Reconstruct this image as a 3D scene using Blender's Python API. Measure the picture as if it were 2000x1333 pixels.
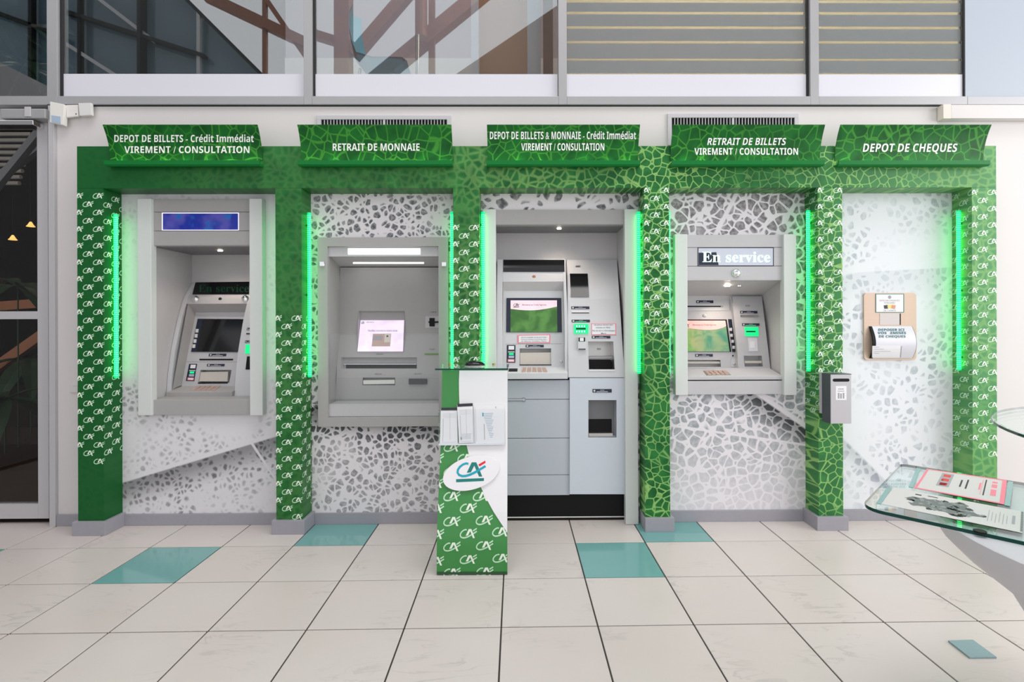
import bpy, bmesh, math, random
from mathutils import Vector, Matrix
from mathutils.geometry import tessellate_polygon
random.seed(7)
for o in list(bpy.data.objects): bpy.data.objects.remove(o)
SC = bpy.context.scene
COL = SC.collection

# ------------------------------------------------------------------ camera
F, CX, CY, YAW, ROLL, H, D = 996.26, 1023.57, 632.41, .0085, -.0035, 1.2545, 3.2171
cd = bpy.data.cameras.new('camera'); cam = bpy.data.objects.new('camera', cd); COL.objects.link(cam)
cd.sensor_fit = 'HORIZONTAL'; cd.sensor_width = 36.0; cd.lens = 36.0 * F / 2000.0
cd.shift_x = -(CX - 1000.0) / 2000.0; cd.shift_y = -(666.5 - CY) / 2000.0
cd.clip_start = .02; cd.clip_end = 200
cam.matrix_world = (Matrix.Translation((0, -D, H)) @ Matrix.Rotation(-YAW, 4, 'Z') @ Matrix.Rotation(math.pi / 2, 4, 'X')
                    @ Matrix.Rotation(ROLL, 4, 'Z'))
SC.camera = cam

# ------------------------------------------------------------------ world, added area lights, exposure
W = bpy.data.worlds.new('sky'); SC.world = W; W.use_nodes = True
nt = W.node_tree; bg = nt.nodes['Background']
bg.inputs[0].default_value = (.95, .965, 1.0, 1); bg.inputs[1].default_value = .88
def area(name, loc, target, sx, sy, power, color):
    l = bpy.data.lights.new(name, 'AREA'); l.shape = 'RECTANGLE'; l.size = sx; l.size_y = sy; l.energy = power; l.color = color
    o = bpy.data.objects.new(name, l); COL.objects.link(o); o.location = loc
    o.rotation_euler = (Vector(target) - Vector(loc)).to_track_quat('-Z', 'Y').to_euler(); return o
area('assumed_right_light', (7.0, -3.4, 2.6), (1.0, .0, 1.2), 4.6, 4.2, 195, (1, .98, .97))  # unseen area light assumed off to the right; no glazing is built there
area('added_overhead_light', (.8, -2.6, 8.2), (.4, -.9, .8), 6.0, 2.4, 190, (1, .96, .93))  # unseen overhead area light, added for soft light from above; no glass roof modelled
SC.view_settings.view_transform = 'Standard'; SC.view_settings.look = 'None'
SC.view_settings.exposure = 0.2; SC.view_settings.gamma = 1.0; SC.view_settings.use_curve_mapping = False

# ------------------------------------------------------------------ picture geometry: where a sight line meets a surface
def ray(px, py):
    u, v = px - CX, py - CY
    c, s = math.cos(ROLL), math.sin(ROLL); u, v = c * u + s * v, -s * u + c * v
    x, y, z = u / F, 1.0, -v / F
    c, s = math.cos(YAW), math.sin(YAW)
    return c * x + s * y, -s * x + c * y, z
def at(px, py, Y):
    x, y, z = ray(px, py); t = (Y + D) / y
    return Vector((x * t, Y, H + z * t))
def atz(px, py, Z):
    x, y, z = ray(px, py); t = (Z - H) / z
    return Vector((x * t, y * t - D, Z))
def on(px, py, Yf):
    if not callable(Yf): return at(px, py, Yf)
    Y = 0.1
    for _ in range(12): Y = Yf(at(px, py, Y).z)
    return at(px, py, Y)
def prof(pts):                       # piecewise profile (z, Y), any order
    pts = sorted(pts)
    def f(z):
        if z <= pts[0][0]: return pts[0][1]
        if z >= pts[-1][0]: return pts[-1][1]
        for (a, b), (c, d) in zip(pts, pts[1:]):
            if z <= c: return b + (d - b) * (z - a) / (c - a)
    return f
def off(Yf, d): return (lambda z: Yf(z) + d) if callable(Yf) else Yf + d

# ------------------------------------------------------------------ materials
MATS = {}
def newmat(name):
    m = bpy.data.materials.new(name); m.use_nodes = True; MATS[name] = m
    return m, m.node_tree, m.node_tree.nodes['Principled BSDF']
def mat(name, col, rough=.5, metal=0, emit=None, es=0, noise=0, nscale=60, spec=.5, coat=0):
    m, t, b = newmat(name)
    b.inputs['Base Color'].default_value = (*col, 1); b.inputs['Roughness'].default_value = rough; b.inputs['Metallic'].default_value = metal
    b.inputs['Specular IOR Level'].default_value = spec
    if coat: b.inputs['Coat Weight'].default_value = coat; b.inputs['Coat Roughness'].default_value = .05
    if emit: b.inputs['Emission Color'].default_value = (*emit, 1); b.inputs['Emission Strength'].default_value = es
    if noise:
        n = t.nodes.new('ShaderNodeTexNoise'); n.inputs['Scale'].default_value = nscale
        g = t.nodes.new('ShaderNodeNewGeometry'); t.links.new(g.outputs['Position'], n.inputs['Vector'])
        r = t.nodes.new('ShaderNodeMapRange'); r.inputs[3].default_value = 1 - noise; r.inputs[4].default_value = 1 + noise
        t.links.new(n.outputs[0], r.inputs[0])
        v = t.nodes.new('ShaderNodeVectorMath'); v.operation = 'SCALE'; v.inputs[0].default_value = col
        t.links.new(r.outputs[0], v.inputs['Scale']); t.links.new(v.outputs[0], b.inputs['Base Color'])
    return m
class G:                             # tiny node-graph helper
    def __init__(s, t): s.t = t
    def n(s, kind, **kw):
        nd = s.t.nodes.new(kind)
        for k, v in kw.items(): setattr(nd, k, v)
        return nd
    def put(s, sock, v):
        if isinstance(v, bpy.types.NodeSocket): s.t.links.new(v, sock)
        elif isinstance(v, (tuple, list)) and len(v) == 3 and sock.type == 'RGBA': sock.default_value = (*v, 1)
        else: sock.default_value = v
    def m(s, op, a, b=0.0, clamp=False):
        nd = s.n('ShaderNodeMath', operation=op, use_clamp=clamp); s.put(nd.inputs[0], a); s.put(nd.inputs[1], b); return nd.outputs[0]
    def ss(s, v, a, b, lo=0.0, hi=1.0):
        nd = s.n('ShaderNodeMapRange', interpolation_type='SMOOTHSTEP')
        for i, x in enumerate((v, a, b, lo, hi)): s.put(nd.inputs[i], x)
        return nd.outputs[0]
    def mix(s, f, a, b, mode='MIX'):
        nd = s.n('ShaderNodeMix', data_type='RGBA', blend_type=mode); s.put(nd.inputs[0], f); s.put(nd.inputs[6], a); s.put(nd.inputs[7], b); return nd.outputs[2]
    def mixf(s, f, a, b):
        nd = s.n('ShaderNodeMix', data_type='FLOAT'); s.put(nd.inputs[0], f); s.put(nd.inputs[2], a); s.put(nd.inputs[3], b); return nd.outputs[0]
    def pos(s):
        g = s.n('ShaderNodeNewGeometry'); sp = s.n('ShaderNodeSeparateXYZ'); s.t.links.new(g.outputs['Position'], sp.inputs[0]); return g.outputs['Position'], sp.outputs
    def noise(s, vec, scale, detail=2.0, dist=0.0):
        nd = s.n('ShaderNodeTexNoise'); s.put(nd.inputs['Vector'], vec); s.put(nd.inputs['Scale'], scale); nd.inputs['Detail'].default_value = detail; nd.inputs['Distortion'].default_value = dist; return nd
    def vor(s, vec, scale, feature='DISTANCE_TO_EDGE', rnd=1.0):
        nd = s.n('ShaderNodeTexVoronoi', feature=feature); s.put(nd.inputs['Vector'], vec); s.put(nd.inputs['Scale'], scale); nd.inputs['Randomness'].default_value = rnd; return nd
    def warp(s, pos, scale, amt):
        n = s.noise(pos, scale, 1.0); v = s.n('ShaderNodeVectorMath', operation='SUBTRACT'); s.t.links.new(n.outputs['Color'], v.inputs[0]); v.inputs[1].default_value = (.5, .5, .5)
        k = s.n('ShaderNodeVectorMath', operation='SCALE'); s.t.links.new(v.outputs[0], k.inputs[0]); k.inputs['Scale'].default_value = amt
        a = s.n('ShaderNodeVectorMath', operation='ADD'); s.put(a.inputs[0], pos); s.t.links.new(k.outputs[0], a.inputs[1]); return a.outputs[0]
    def flat(s, pos):                # drop depth so a print does not change through the thickness
        sp = s.n('ShaderNodeSeparateXYZ'); s.put(sp.inputs[0], pos); c = s.n('ShaderNodeCombineXYZ')
        s.t.links.new(sp.outputs[0], c.inputs[0]); s.t.links.new(sp.outputs[2], c.inputs[1])
        s.t.links.new(s.m('MULTIPLY', sp.outputs[1], .15), c.inputs[2]); return c.outputs[0]

def mural_material(name, light, dark, scale, t0, t1, veins=(), fade=(.3, .6), darkzone=None, rnd=.22, zf=None, low=None):
    """leaf-skeleton print: cells between pale veins; veins = [(a, b, c, width)] for z = a + b x + c x2"""
    m, t, b = newmat(name); g = G(t); P, xyz = g.pos(); X, Z = xyz[0], xyz[2]
    fl = g.flat(P); w = g.warp(g.warp(fl, 6.0, .05), scale * .8, .45 / scale)
    e = g.m('SUBTRACT', g.vor(w, scale).outputs['Distance'], g.m('MULTIPLY', g.m('SUBTRACT', g.vor(w, scale, 'F1').outputs['Distance'], .35), rnd))
    cell = g.ss(e, t0, t1)
    big = g.noise(fl, 2.2, 3.0).outputs[0]
    fadev = g.ss(big, fade[0], fade[1])
    inner = g.noise(fl, scale * 2.2, 2.0).outputs[0]
    strength = g.m('MULTIPLY', cell, g.m('MULTIPLY', fadev, g.ss(inner, .25, .7, .55, 1.0)))
    if zf: strength = g.m('MULTIPLY', strength, g.ss(Z, zf[0], zf[1], zf[2], 1.0))
    if low: dark = g.mix(g.ss(Z, low[0], low[1]), low[2], dark)
    col = g.mix(strength, light, dark)
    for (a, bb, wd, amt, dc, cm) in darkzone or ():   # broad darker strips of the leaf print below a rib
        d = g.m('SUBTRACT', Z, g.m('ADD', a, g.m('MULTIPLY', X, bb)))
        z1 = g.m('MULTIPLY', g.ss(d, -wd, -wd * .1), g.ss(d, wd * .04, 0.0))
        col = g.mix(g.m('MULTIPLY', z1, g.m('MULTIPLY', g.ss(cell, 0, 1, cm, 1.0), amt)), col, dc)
    for (a, bb, c, wd) in veins:
        f = g.m('ADD', a, g.m('ADD', g.m('MULTIPLY', X, bb), g.m('MULTIPLY', g.m('MULTIPLY', X, X), c)))
        d = g.m('ABSOLUTE', g.m('SUBTRACT', Z, f))
        col = g.mix(g.ss(d, wd * 1.3, wd * .5), col, light)
    b.inputs['Roughness'].default_value = .55; b.inputs['Specular IOR Level'].default_value = .3; t.links.new(col, b.inputs['Base Color'])
    return m
def green_material(name, scale, x0, x1, dark, mid, vein, plain=None):
    """green leaf print: plain and out of focus at x0, sharp pale veins at x1"""
    m, t, b = newmat(name); g = G(t); P, xyz = g.pos(); X = xyz[0]
    fl = g.flat(P); w = g.warp(fl, 5.0, .06)
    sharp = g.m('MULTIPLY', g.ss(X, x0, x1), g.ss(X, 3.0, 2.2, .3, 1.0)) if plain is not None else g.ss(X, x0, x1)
    e = g.vor(w, scale).outputs['Distance']; cell = g.ss(e, g.mixf(sharp, .0, .015), g.mixf(sharp, .34, .085))
    n = g.noise(fl, scale * .55, 3.0).outputs[0]
    base = g.mix(g.ss(n, .3, .7), dark, mid)
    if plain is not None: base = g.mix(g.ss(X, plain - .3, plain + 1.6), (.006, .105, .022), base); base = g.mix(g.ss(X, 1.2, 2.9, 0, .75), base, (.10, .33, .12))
    veinamt = g.m('MULTIPLY', g.m('SUBTRACT', 1.0, cell), g.m('MULTIPLY', g.mixf(sharp, .10, .9), g.ss(g.noise(fl, 1.7, 2.0).outputs[0], .28, .55, .35, 1.0)))
    if plain is not None: veinamt = g.m('MULTIPLY', veinamt, g.ss(X, plain, plain + .5, .15, 1.0))
    col = g.mix(veinamt, base, vein)
    b.inputs['Roughness'].default_value = .38; b.inputs['Specular IOR Level'].default_value = .22; t.links.new(col, b.inputs['Base Color'])
    return m

GREEN_D, GREEN_M, GREEN_V = (.008, .100, .022), (.024, .18, .038), (.30, .56, .17)
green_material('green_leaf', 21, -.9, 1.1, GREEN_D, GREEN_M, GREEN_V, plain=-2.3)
green_material('sign_leaf', 17, -8, -4, (.002, .070, .010), (.006, .135, .018), (.05, .27, .032))
mat('green_plain', (.002, .17, .028), .35, spec=.25)
PAPER = (.80, .76, .79)
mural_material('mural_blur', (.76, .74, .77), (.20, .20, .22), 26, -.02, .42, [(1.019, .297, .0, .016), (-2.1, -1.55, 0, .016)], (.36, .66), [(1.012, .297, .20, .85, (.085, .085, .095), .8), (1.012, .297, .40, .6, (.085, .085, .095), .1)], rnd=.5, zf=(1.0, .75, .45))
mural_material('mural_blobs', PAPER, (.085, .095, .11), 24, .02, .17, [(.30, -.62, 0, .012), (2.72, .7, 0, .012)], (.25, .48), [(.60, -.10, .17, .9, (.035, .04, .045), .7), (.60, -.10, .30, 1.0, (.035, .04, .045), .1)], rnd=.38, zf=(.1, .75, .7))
mural_material('mural_blobs_large', PAPER, (.10, .105, .115), 15, .04, .16, [(1.7, .7, 0, .02)], (.2, .4), rnd=.32)
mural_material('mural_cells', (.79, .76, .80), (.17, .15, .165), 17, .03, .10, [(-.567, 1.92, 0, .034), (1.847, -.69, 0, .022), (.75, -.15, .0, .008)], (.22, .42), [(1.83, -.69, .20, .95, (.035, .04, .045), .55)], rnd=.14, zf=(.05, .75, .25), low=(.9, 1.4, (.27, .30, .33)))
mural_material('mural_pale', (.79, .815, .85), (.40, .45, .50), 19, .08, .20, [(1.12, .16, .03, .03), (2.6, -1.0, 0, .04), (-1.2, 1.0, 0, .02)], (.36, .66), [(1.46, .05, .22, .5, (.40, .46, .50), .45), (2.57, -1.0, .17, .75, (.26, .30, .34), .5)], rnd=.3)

mat('wall_white', (.71, .675, .665), .6, noise=.02, nscale=3)
mat('wall_panel_pale', (.42, .47, .54), .4)
mat('trim_grey', (.34, .33, .37), .45, noise=.05, nscale=40)
mat('alu', (.42, .42, .43), .42, .35, noise=.03, nscale=8)
mat('alu_light', (.58, .57, .59), .4, .2)
mat('gasket', (.012, .012, .014), .6)
mat('white_band', (.70, .70, .76), .3)
mat('grout', (.045, .038, .035), .8)
mat('rail', (.66, .68, .67), .38, noise=.015, nscale=30)
mat('panel_grey', (.385, .375, .37), .42, noise=.03, nscale=25)
mat('panel_light', (.52, .515, .53), .42, noise=.03, nscale=25)
mat('cabinet_blue', (.47, .51, .56), .42, noise=.02, nscale=20)
mat('cabinet_pale', (.60, .645, .71), .42, noise=.015, nscale=20); mat('module_white', (.62, .63, .65), .35)
mat('liner', (.56, .55, .555), .45, noise=.03, nscale=20)
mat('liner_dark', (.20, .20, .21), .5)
mat('black', (.006, .006, .007), .45, spec=.2)
mat('black_gloss', (.006, .006, .008), .08)
mat('navy', (.010, .016, .040), .35)
mat('off_white', (.72, .71, .69), .5)
mat('cream', (.62, .58, .52), .4)
mat('paper', (.84, .83, .85), .6)
mat('slip_paper', (.66, .60, .59), .6); mat('sky_reflection', (.60, .64, .74), .1); mat('green_totem', (.042, .25, .055), .22); mat('map_grey', (.16, .18, .18), .6); mat('map_dark', (.03, .04, .035), .6); mat('map_mid', (.27, .29, .29), .6); mat('paper_grey', (.62, .60, .585), .6)
mat('ink', (.03, .03, .04), .6)
mat('ink_grey', (.35, .35, .38), .6)
mat('ink_teal', (.02, .15, .17), .5)
mat('white_letters', (.88, .90, .92), .5)
mat('logo_white', (.80, .90, .76), .4)
mat('logo_pale', (.50, .78, .52), .4)
mat('teal_blue', (.0, .36, .48), .4); mat('teal_dark', (.0, .19, .17), .4); mat('red', (.78, .01, .04), .4)
mat('pink', (.90, .22, .30), .5); mat('pink_key', (.62, .44, .38), .45, .3)
mat('chrome', (.85, .85, .86), .08, 1.0); mat('steel', (.55, .54, .52), .28, .9)
mat('brass', (.50, .33, .12), .3, .9)
mat('copper', (.45, .22, .15), .4, .5)
mat('bin_grey', (.50, .49, .51), .42, .3); mat('bin_dark', (.085, .10, .11), .4, .5)
mat('beige', (.78, .70, .63), .5); mat('ivory', (.78, .76, .72), .5); mat('lens_blue', (.40, .50, .62), .2)
mat('stone_grey', (.62, .61, .65), .45)
mat('wood', (.22, .075, .035), .45, noise=.25, nscale=12)
mat('wood_orange', (.38, .12, .035), .5, noise=.2, nscale=10)
mat('tan', (.42, .24, .16), .5); mat('mauve', (.44, .40, .45), .7); mat('cream_wall', (.72, .70, .68), .6); mat('yellow_wall', (.88, .70, .42), .6)
mat('side_wall', (.22, .22, .23), .7); mat('soffit', (.16, .10, .075), .6); mat('dark_room', (.03, .028, .027), .7); mat('dark_facade', (.03, .05, .06), .15); mat('facade_pane', (.10, .16, .20), .08)
mat('leaf', (.025, .075, .028), .4); mat('leaf_sun', (.25, .50, .03), .5)
mat('mulch', (.05, .03, .018), .9, noise=.5, nscale=50); mat('dark_planks', (.06, .028, .014), .35, noise=.3, nscale=8)
mat('corrugated', (.42, .38, .33), .5); mat('chair_teal', (.04, .42, .56), .35)
mat('glass_edge', (.0, .05, .038), .2, spec=.3); mat('teal_tile', (.17, .38, .37), .08, noise=.04, nscale=4)
mat('lamp_white', (.9, .9, .9), .5, emit=(1, .95, .96), es=2.2); mat('spot_warm', (.9, .85, .8), .4, emit=(1, .86, .72), es=12)
mat('office_fill_glow', (.9, .9, .9), .5, emit=(1, .96, .90), es=18); mat('uplight', (.9, .9, .8), .5, emit=(.95, 1, .55), es=70); mat('lamp_orange', (.9, .5, .2), .4, emit=(1, .45, .12), es=2.0)
mat('reader_green', (.0, .45, .15), .3, emit=(.0, .75, .22), es=.8)
mat('green_bar', (.12, .25, .03), .4)
mat('display_frame', (.8, .78, .95), .3, emit=(.75, .65, 1.0), es=.9)
mat('en_letters', (.7, 1, .9), .4, emit=(.62, 1.0, .86), es=1.1)
mat('en_letters_dim', (.0, .012, .005), .3, emit=(.0, .06, .02), es=.25)

def brick_pixels(name, f):  # custom node materials below
    m, t, b = newmat(name); f(G(t), b, t); return m
def _tile(g, b, t):
    P, xyz = g.pos(); oi = g.n('ShaderNodeObjectInfo')
    c = g.n('ShaderNodeCombineXYZ'); g.put(c.inputs[0], g.m('MULTIPLY', oi.outputs['Random'], 37.0)); g.put(c.inputs[1], g.m('MULTIPLY', oi.outputs['Random'], 91.0))
    a = g.n('ShaderNodeVectorMath', operation='ADD'); g.put(a.inputs[0], P); g.put(a.inputs[1], c.outputs[0])
    mp = g.n('ShaderNodeMapping'); g.put(mp.inputs['Vector'], a.outputs[0]); mp.inputs['Rotation'].default_value = (0, 0, -.35); mp.inputs['Scale'].default_value = (1.3, 4.2, 1)
    n = g.noise(mp.outputs[0], 2.6, 6.0, 1.2).outputs[0]
    v = g.m('ABSOLUTE', g.m('SUBTRACT', n, .5))
    vein = g.m('MULTIPLY', g.ss(v, .028, .0), g.ss(g.noise(a.outputs[0], 3.0, 2.0).outputs[0], .48, .68))
    cl = g.noise(a.outputs[0], 1.8, 3.0).outputs[0]
    base = g.mix(cl, (.60, .53, .50), (.67, .62, .592))
    col = g.mix(g.m('MULTIPLY', vein, .38), base, (.34, .32, .30))
    t.links.new(col, b.inputs['Base Color']); b.inputs['Roughness'].default_value = .30; b.inputs['Specular IOR Level'].default_value = .45
brick_pixels('marble_tile', _tile)
def _led(g, b, t):
    P, xyz = g.pos(); w = g.m('SINE', g.m('MULTIPLY', xyz[2], 540.0)); k = g.ss(w, .0, .8)
    b.inputs['Base Color'].default_value = (.0, .35, .14, 1); g.put(b.inputs['Emission Color'], g.mix(k, (.0, .85, .17), (.05, 1.0, .13))); g.put(b.inputs['Emission Strength'], g.mixf(k, 1.6, 4.6)); b.inputs['Roughness'].default_value = .2
brick_pixels('led', _led)
def _blue(g, b, t):
    P, xyz = g.pos(); n = g.noise(P, 9, 2.0).outputs[0]; n2 = g.noise(P, 16, 1.0).outputs[0]
    c = g.mix(g.ss(n, .35, .65), (.008, .022, .26), (.07, .065, .33)); c = g.mix(g.ss(n2, .55, .75), c, (.01, .10, .36))
    t.links.new(c, b.inputs['Base Color']); t.links.new(c, b.inputs['Emission Color']); b.inputs['Emission Strength'].default_value = .3; b.inputs['Roughness'].default_value = .12
brick_pixels('blue_display', _blue)
def _screen(kind):
    def f(g, b, t):
        P, xyz = g.pos(); n = g.noise(P, 11, 2.0, .6).outputs[0]
        if kind == 'green': c = g.mix(g.ss(n, .35, .65), (.035, .13, .02), (.085, .24, .05))
        elif kind == 'mixed': c = g.mix(g.ss(xyz[0], 1.02, 1.30), g.mix(g.ss(n, .4, .6), (.20, .42, .04), (.50, .42, .15)), g.mix(g.ss(n, .35, .65), (.07, .26, .16), (.25, .36, .18)))
        elif kind == 'pinkhead': c = g.mix(n, (.72, .50, .56), (.80, .62, .68))
        elif kind == 'redhead': c = g.mix(n, (.88, .40, .36), (.92, .55, .50))
        else: c = g.mix(g.ss(n, .3, .7), (.80, .66, .84), (.90, .78, .92))
        t.links.new(c, b.inputs['Base Color']); t.links.new(c, b.inputs['Emission Color']); b.inputs['Emission Strength'].default_value = {'green': .18, 'mixed': .3}.get(kind, .45); b.inputs['Roughness'].default_value = .15
    return f
for k in ('green', 'mixed', 'pinkhead', 'redhead', 'lilac'): brick_pixels('screen_' + k, _screen(k))
def _satin(g, b, t):
    P, xyz = g.pos(); mp = g.n('ShaderNodeMapping'); g.put(mp.inputs['Vector'], P); mp.inputs['Scale'].default_value = (.4, 1, 160)
    n = g.noise(mp.outputs[0], 4, 2.0).outputs[0]
    t.links.new(g.mix(n, (.58, .43, .34), (.68, .53, .43)), b.inputs['Base Color']); b.inputs['Metallic'].default_value = .35; b.inputs['Roughness'].default_value = .55
brick_pixels('satin_metal', _satin)
def glass_mat(name, tint, refl, rough=0.0):
    m = bpy.data.materials.new(name); m.use_nodes = True; MATS[name] = m; t = m.node_tree; t.nodes.clear(); g = G(t)
    o = g.n('ShaderNodeOutputMaterial'); tr = g.n('ShaderNodeBsdfTransparent'); tr.inputs[0].default_value = (*tint, 1)
    gl = g.n('ShaderNodeBsdfGlossy'); gl.inputs['Roughness'].default_value = rough; gl.inputs[0].default_value = (1, 1, 1, 1)
    mx = g.n('ShaderNodeMixShader'); fr = g.n('ShaderNodeLayerWeight'); fr.inputs[0].default_value = .5
    g.put(mx.inputs[0], g.m('ADD', g.m('MULTIPLY', g.m('POWER', fr.outputs['Facing'], 5.0), .9), refl, True)); t.links.new(tr.outputs[0], mx.inputs[1]); t.links.new(gl.outputs[0], mx.inputs[2]); t.links.new(mx.outputs[0], o.inputs[0])
glass_mat('window_glass', (.82, .86, .87), .24); glass_mat('door_glass', (.8, .8, .8), .035)
glass_mat('desk_glass', (.90, .97, .955), .045); glass_mat('acrylic', (.97, .98, .98), .025)
def film_mat(name, col, through):
    m = bpy.data.materials.new(name); m.use_nodes = True; MATS[name] = m; t = m.node_tree; t.nodes.clear(); g = G(t)
    o = g.n('ShaderNodeOutputMaterial'); d = g.n('ShaderNodeBsdfDiffuse'); d.inputs[0].default_value = (*col, 1)
    tr = g.n('ShaderNodeBsdfTranslucent'); tr.inputs[0].default_value = (*col, 1); mx = g.n('ShaderNodeMixShader'); mx.inputs[0].default_value = through
    t.links.new(d.outputs[0], mx.inputs[1]); t.links.new(tr.outputs[0], mx.inputs[2]); t.links.new(mx.outputs[0], o.inputs[0])
film_mat('frosted_film', (.80, .83, .87), .42)

# ------------------------------------------------------------------ object helpers
def wloc(o):
    v = Vector((0, 0, 0))
    while o is not None: v += o.location; o = o.parent
    return v
def tag(o, label=None, cat=None, group=None, kind=None):
    if label: o['label'] = label
    if cat: o['category'] = cat
    if group: o['group'] = group
    if kind: o['kind'] = kind
    return o
def thing(name, loc, label, cat, group=None, kind=None):
    o = bpy.data.objects.new(name, None); COL.objects.link(o); o.location = loc; o.empty_display_size = .1
    return tag(o, label, cat, group, kind)
class MB:
    def __init__(s): s.v = []; s.f = []
    def box(s, x0, x1, y0, y1, z0, z1):
        i = len(s.v); s.v += [Vector((x, y, z)) for z in (z0, z1) for y in (y0, y1) for x in (x0, x1)]
        s.f += [[i + k for k in q] for q in ((0, 2, 3, 1), (4, 5, 7, 6), (0, 1, 5, 4), (2, 6, 7, 3), (0, 4, 6, 2), (1, 3, 7, 5))]; return s
    def quad(s, *p):
        i = len(s.v); s.v += [Vector(q) for q in p]; s.f.append(list(range(i, i + len(p)))); return s
    def prism(s, poly, axis, a, b):  # poly: 2-D outline, extruded along an axis from a to b
        i = len(s.v); n = len(poly)
        def mk(p, t): return Vector((t, p[0], p[1])) if axis == 'x' else Vector((p[0], t, p[1])) if axis == 'y' else Vector((p[0], p[1], t))
        s.v += [mk(p, a) for p in poly] + [mk(p, b) for p in poly]
        s.f.append(list(range(i, i + n))); s.f.append(list(range(i + 2 * n - 1, i + n - 1, -1)))
        for k in range(n): s.f.append([i + k, i + n + k, i + n + (k + 1) % n, i + (k + 1) % n])
        return s
    def tube(s, a, b, r, n=12, r2=None):
        a, b = Vector(a), Vector(b); d = (b - a).normalized(); u = d.orthogonal().normalized(); w = d.cross(u); i = len(s.v); r2 = r if r2 is None else r2
        for c, rr in ((a, r), (b, r2)):
            for k in range(n): s.v.append(c + (u * math.cos(2 * math.pi * k / n) + w * math.sin(2 * math.pi * k / n)) * rr)
        for k in range(n): s.f.append([i + k, i + (k + 1) % n, i + n + (k + 1) % n, i + n + k])
        s.f.append([i + k for k in range(n)][::-1]); s.f.append([i + n + k for k in range(n)]); return s
    def bar(s, a, b, w, h):          # rectangular beam between two points
        a, b = Vector(a), Vector(b); d = (b - a).normalized(); u = d.cross(Vector((0, 0, 1)))
        u = (u if u.length > 1e-3 else Vector((1, 0, 0))).normalized(); q = u.cross(d); i = len(s.v)
        for c in (a, b):
            for p, r in ((-1, -1), (1, -1), (1, 1), (-1, 1)): s.v.append(c + u * (p * w / 2) + q * (r * h / 2))
        s.f += [[i, i + 1, i + 2, i + 3], [i + 7, i + 6, i + 5, i + 4]] + [[i + k, i + 4 + k, i + 4 + (k + 1) % 4, i + (k + 1) % 4] for k in range(4)]; return s
    def lathe(s, prof_, c, n=32):    # profile [(r, z)] turned about a vertical axis at c
        i = len(s.v); m_ = len(prof_)
        for r, z in prof_:
            for k in range(n): s.v.append(Vector((c[0] + r * math.cos(2 * math.pi * k / n), c[1] + r * math.sin(2 * math.pi * k / n), z)))
        for j in range(m_ - 1):
            for k in range(n): s.f.append([i + j * n + k, i + j * n + (k + 1) % n, i + (j + 1) * n + (k + 1) % n, i + (j + 1) * n + k])
        s.f.append([i + k for k in range(n)][::-1]); s.f.append([i + (m_ - 1) * n + k for k in range(n)]); return s
    def dome(s, c, r, h, n=16, m_=5):  # a half ball bulging towards -Y
        pr = [(r * math.cos(math.pi / 2 * j / m_), h * math.sin(math.pi / 2 * j / m_)) for j in range(m_)] + [(r * .02, h)]
        i = len(s.v)
        for a, b in pr:
            for k in range(n): s.v.append(Vector((c[0] + a * math.cos(2 * math.pi * k / n), c[1] - b, c[2] + a * math.sin(2 * math.pi * k / n))))
        for j in range(len(pr) - 1):
            for k in range(n): s.f.append([i + j * n + k, i + j * n + (k + 1) % n, i + (j + 1) * n + (k + 1) % n, i + (j + 1) * n + k])
        s.f.append([i + k for k in range(n)]); return s
    def build(s, name, m, parent=None, bevel=0, smooth=False, **tags):
        org = wloc(parent) if parent else None
        if org is None:
            xs = [v.x for v in s.v]; ys = [v.y for v in s.v]; zs = [v.z for v in s.v]
            org = Vector(((min(xs) + max(xs)) / 2, (min(ys) + max(ys)) / 2, min(zs)))
        me = bpy.data.meshes.new(name); me.from_pydata([tuple(v - org) for v in s.v], [], s.f)
        bm = bmesh.new(); bm.from_mesh(me); bmesh.ops.recalc_face_normals(bm, faces=bm.faces)
        if bevel: bmesh.ops.bevel(bm, geom=list(bm.edges), offset=bevel, segments=2, profile=.6, affect='EDGES', clamp_overlap=True)
        bm.to_mesh(me); bm.free()
        if smooth:
            me.polygons.foreach_set('use_smooth', [True] * len(me.polygons))
            me.set_sharp_from_angle(angle=.7)
        me.materials.append(MATS[m]); o = bpy.data.objects.new(name, me); COL.objects.link(o)
        if parent: o.parent = parent
        else: o.location = org
        return tag(o, **tags)
def boxp(name, m, parent, x0, x1, y0, y1, z0, z1, bevel=0, **tags): return MB().box(x0, x1, y0, y1, z0, z1).build(name, m, parent, bevel, **tags)
def rect(px0, py0, px1, py1): return [(px0, py0), (px1, py0), (px1, py1), (px0, py1)]
def lerp2(q, u, v):
    a = [q[0][i] + (q[1][i] - q[0][i]) * u for i in (0, 1)]; b = [q[3][i] + (q[2][i] - q[3][i]) * u for i in (0, 1)]
    return [a[i] + (b[i] - a[i]) * v for i in (0, 1)]
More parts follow.
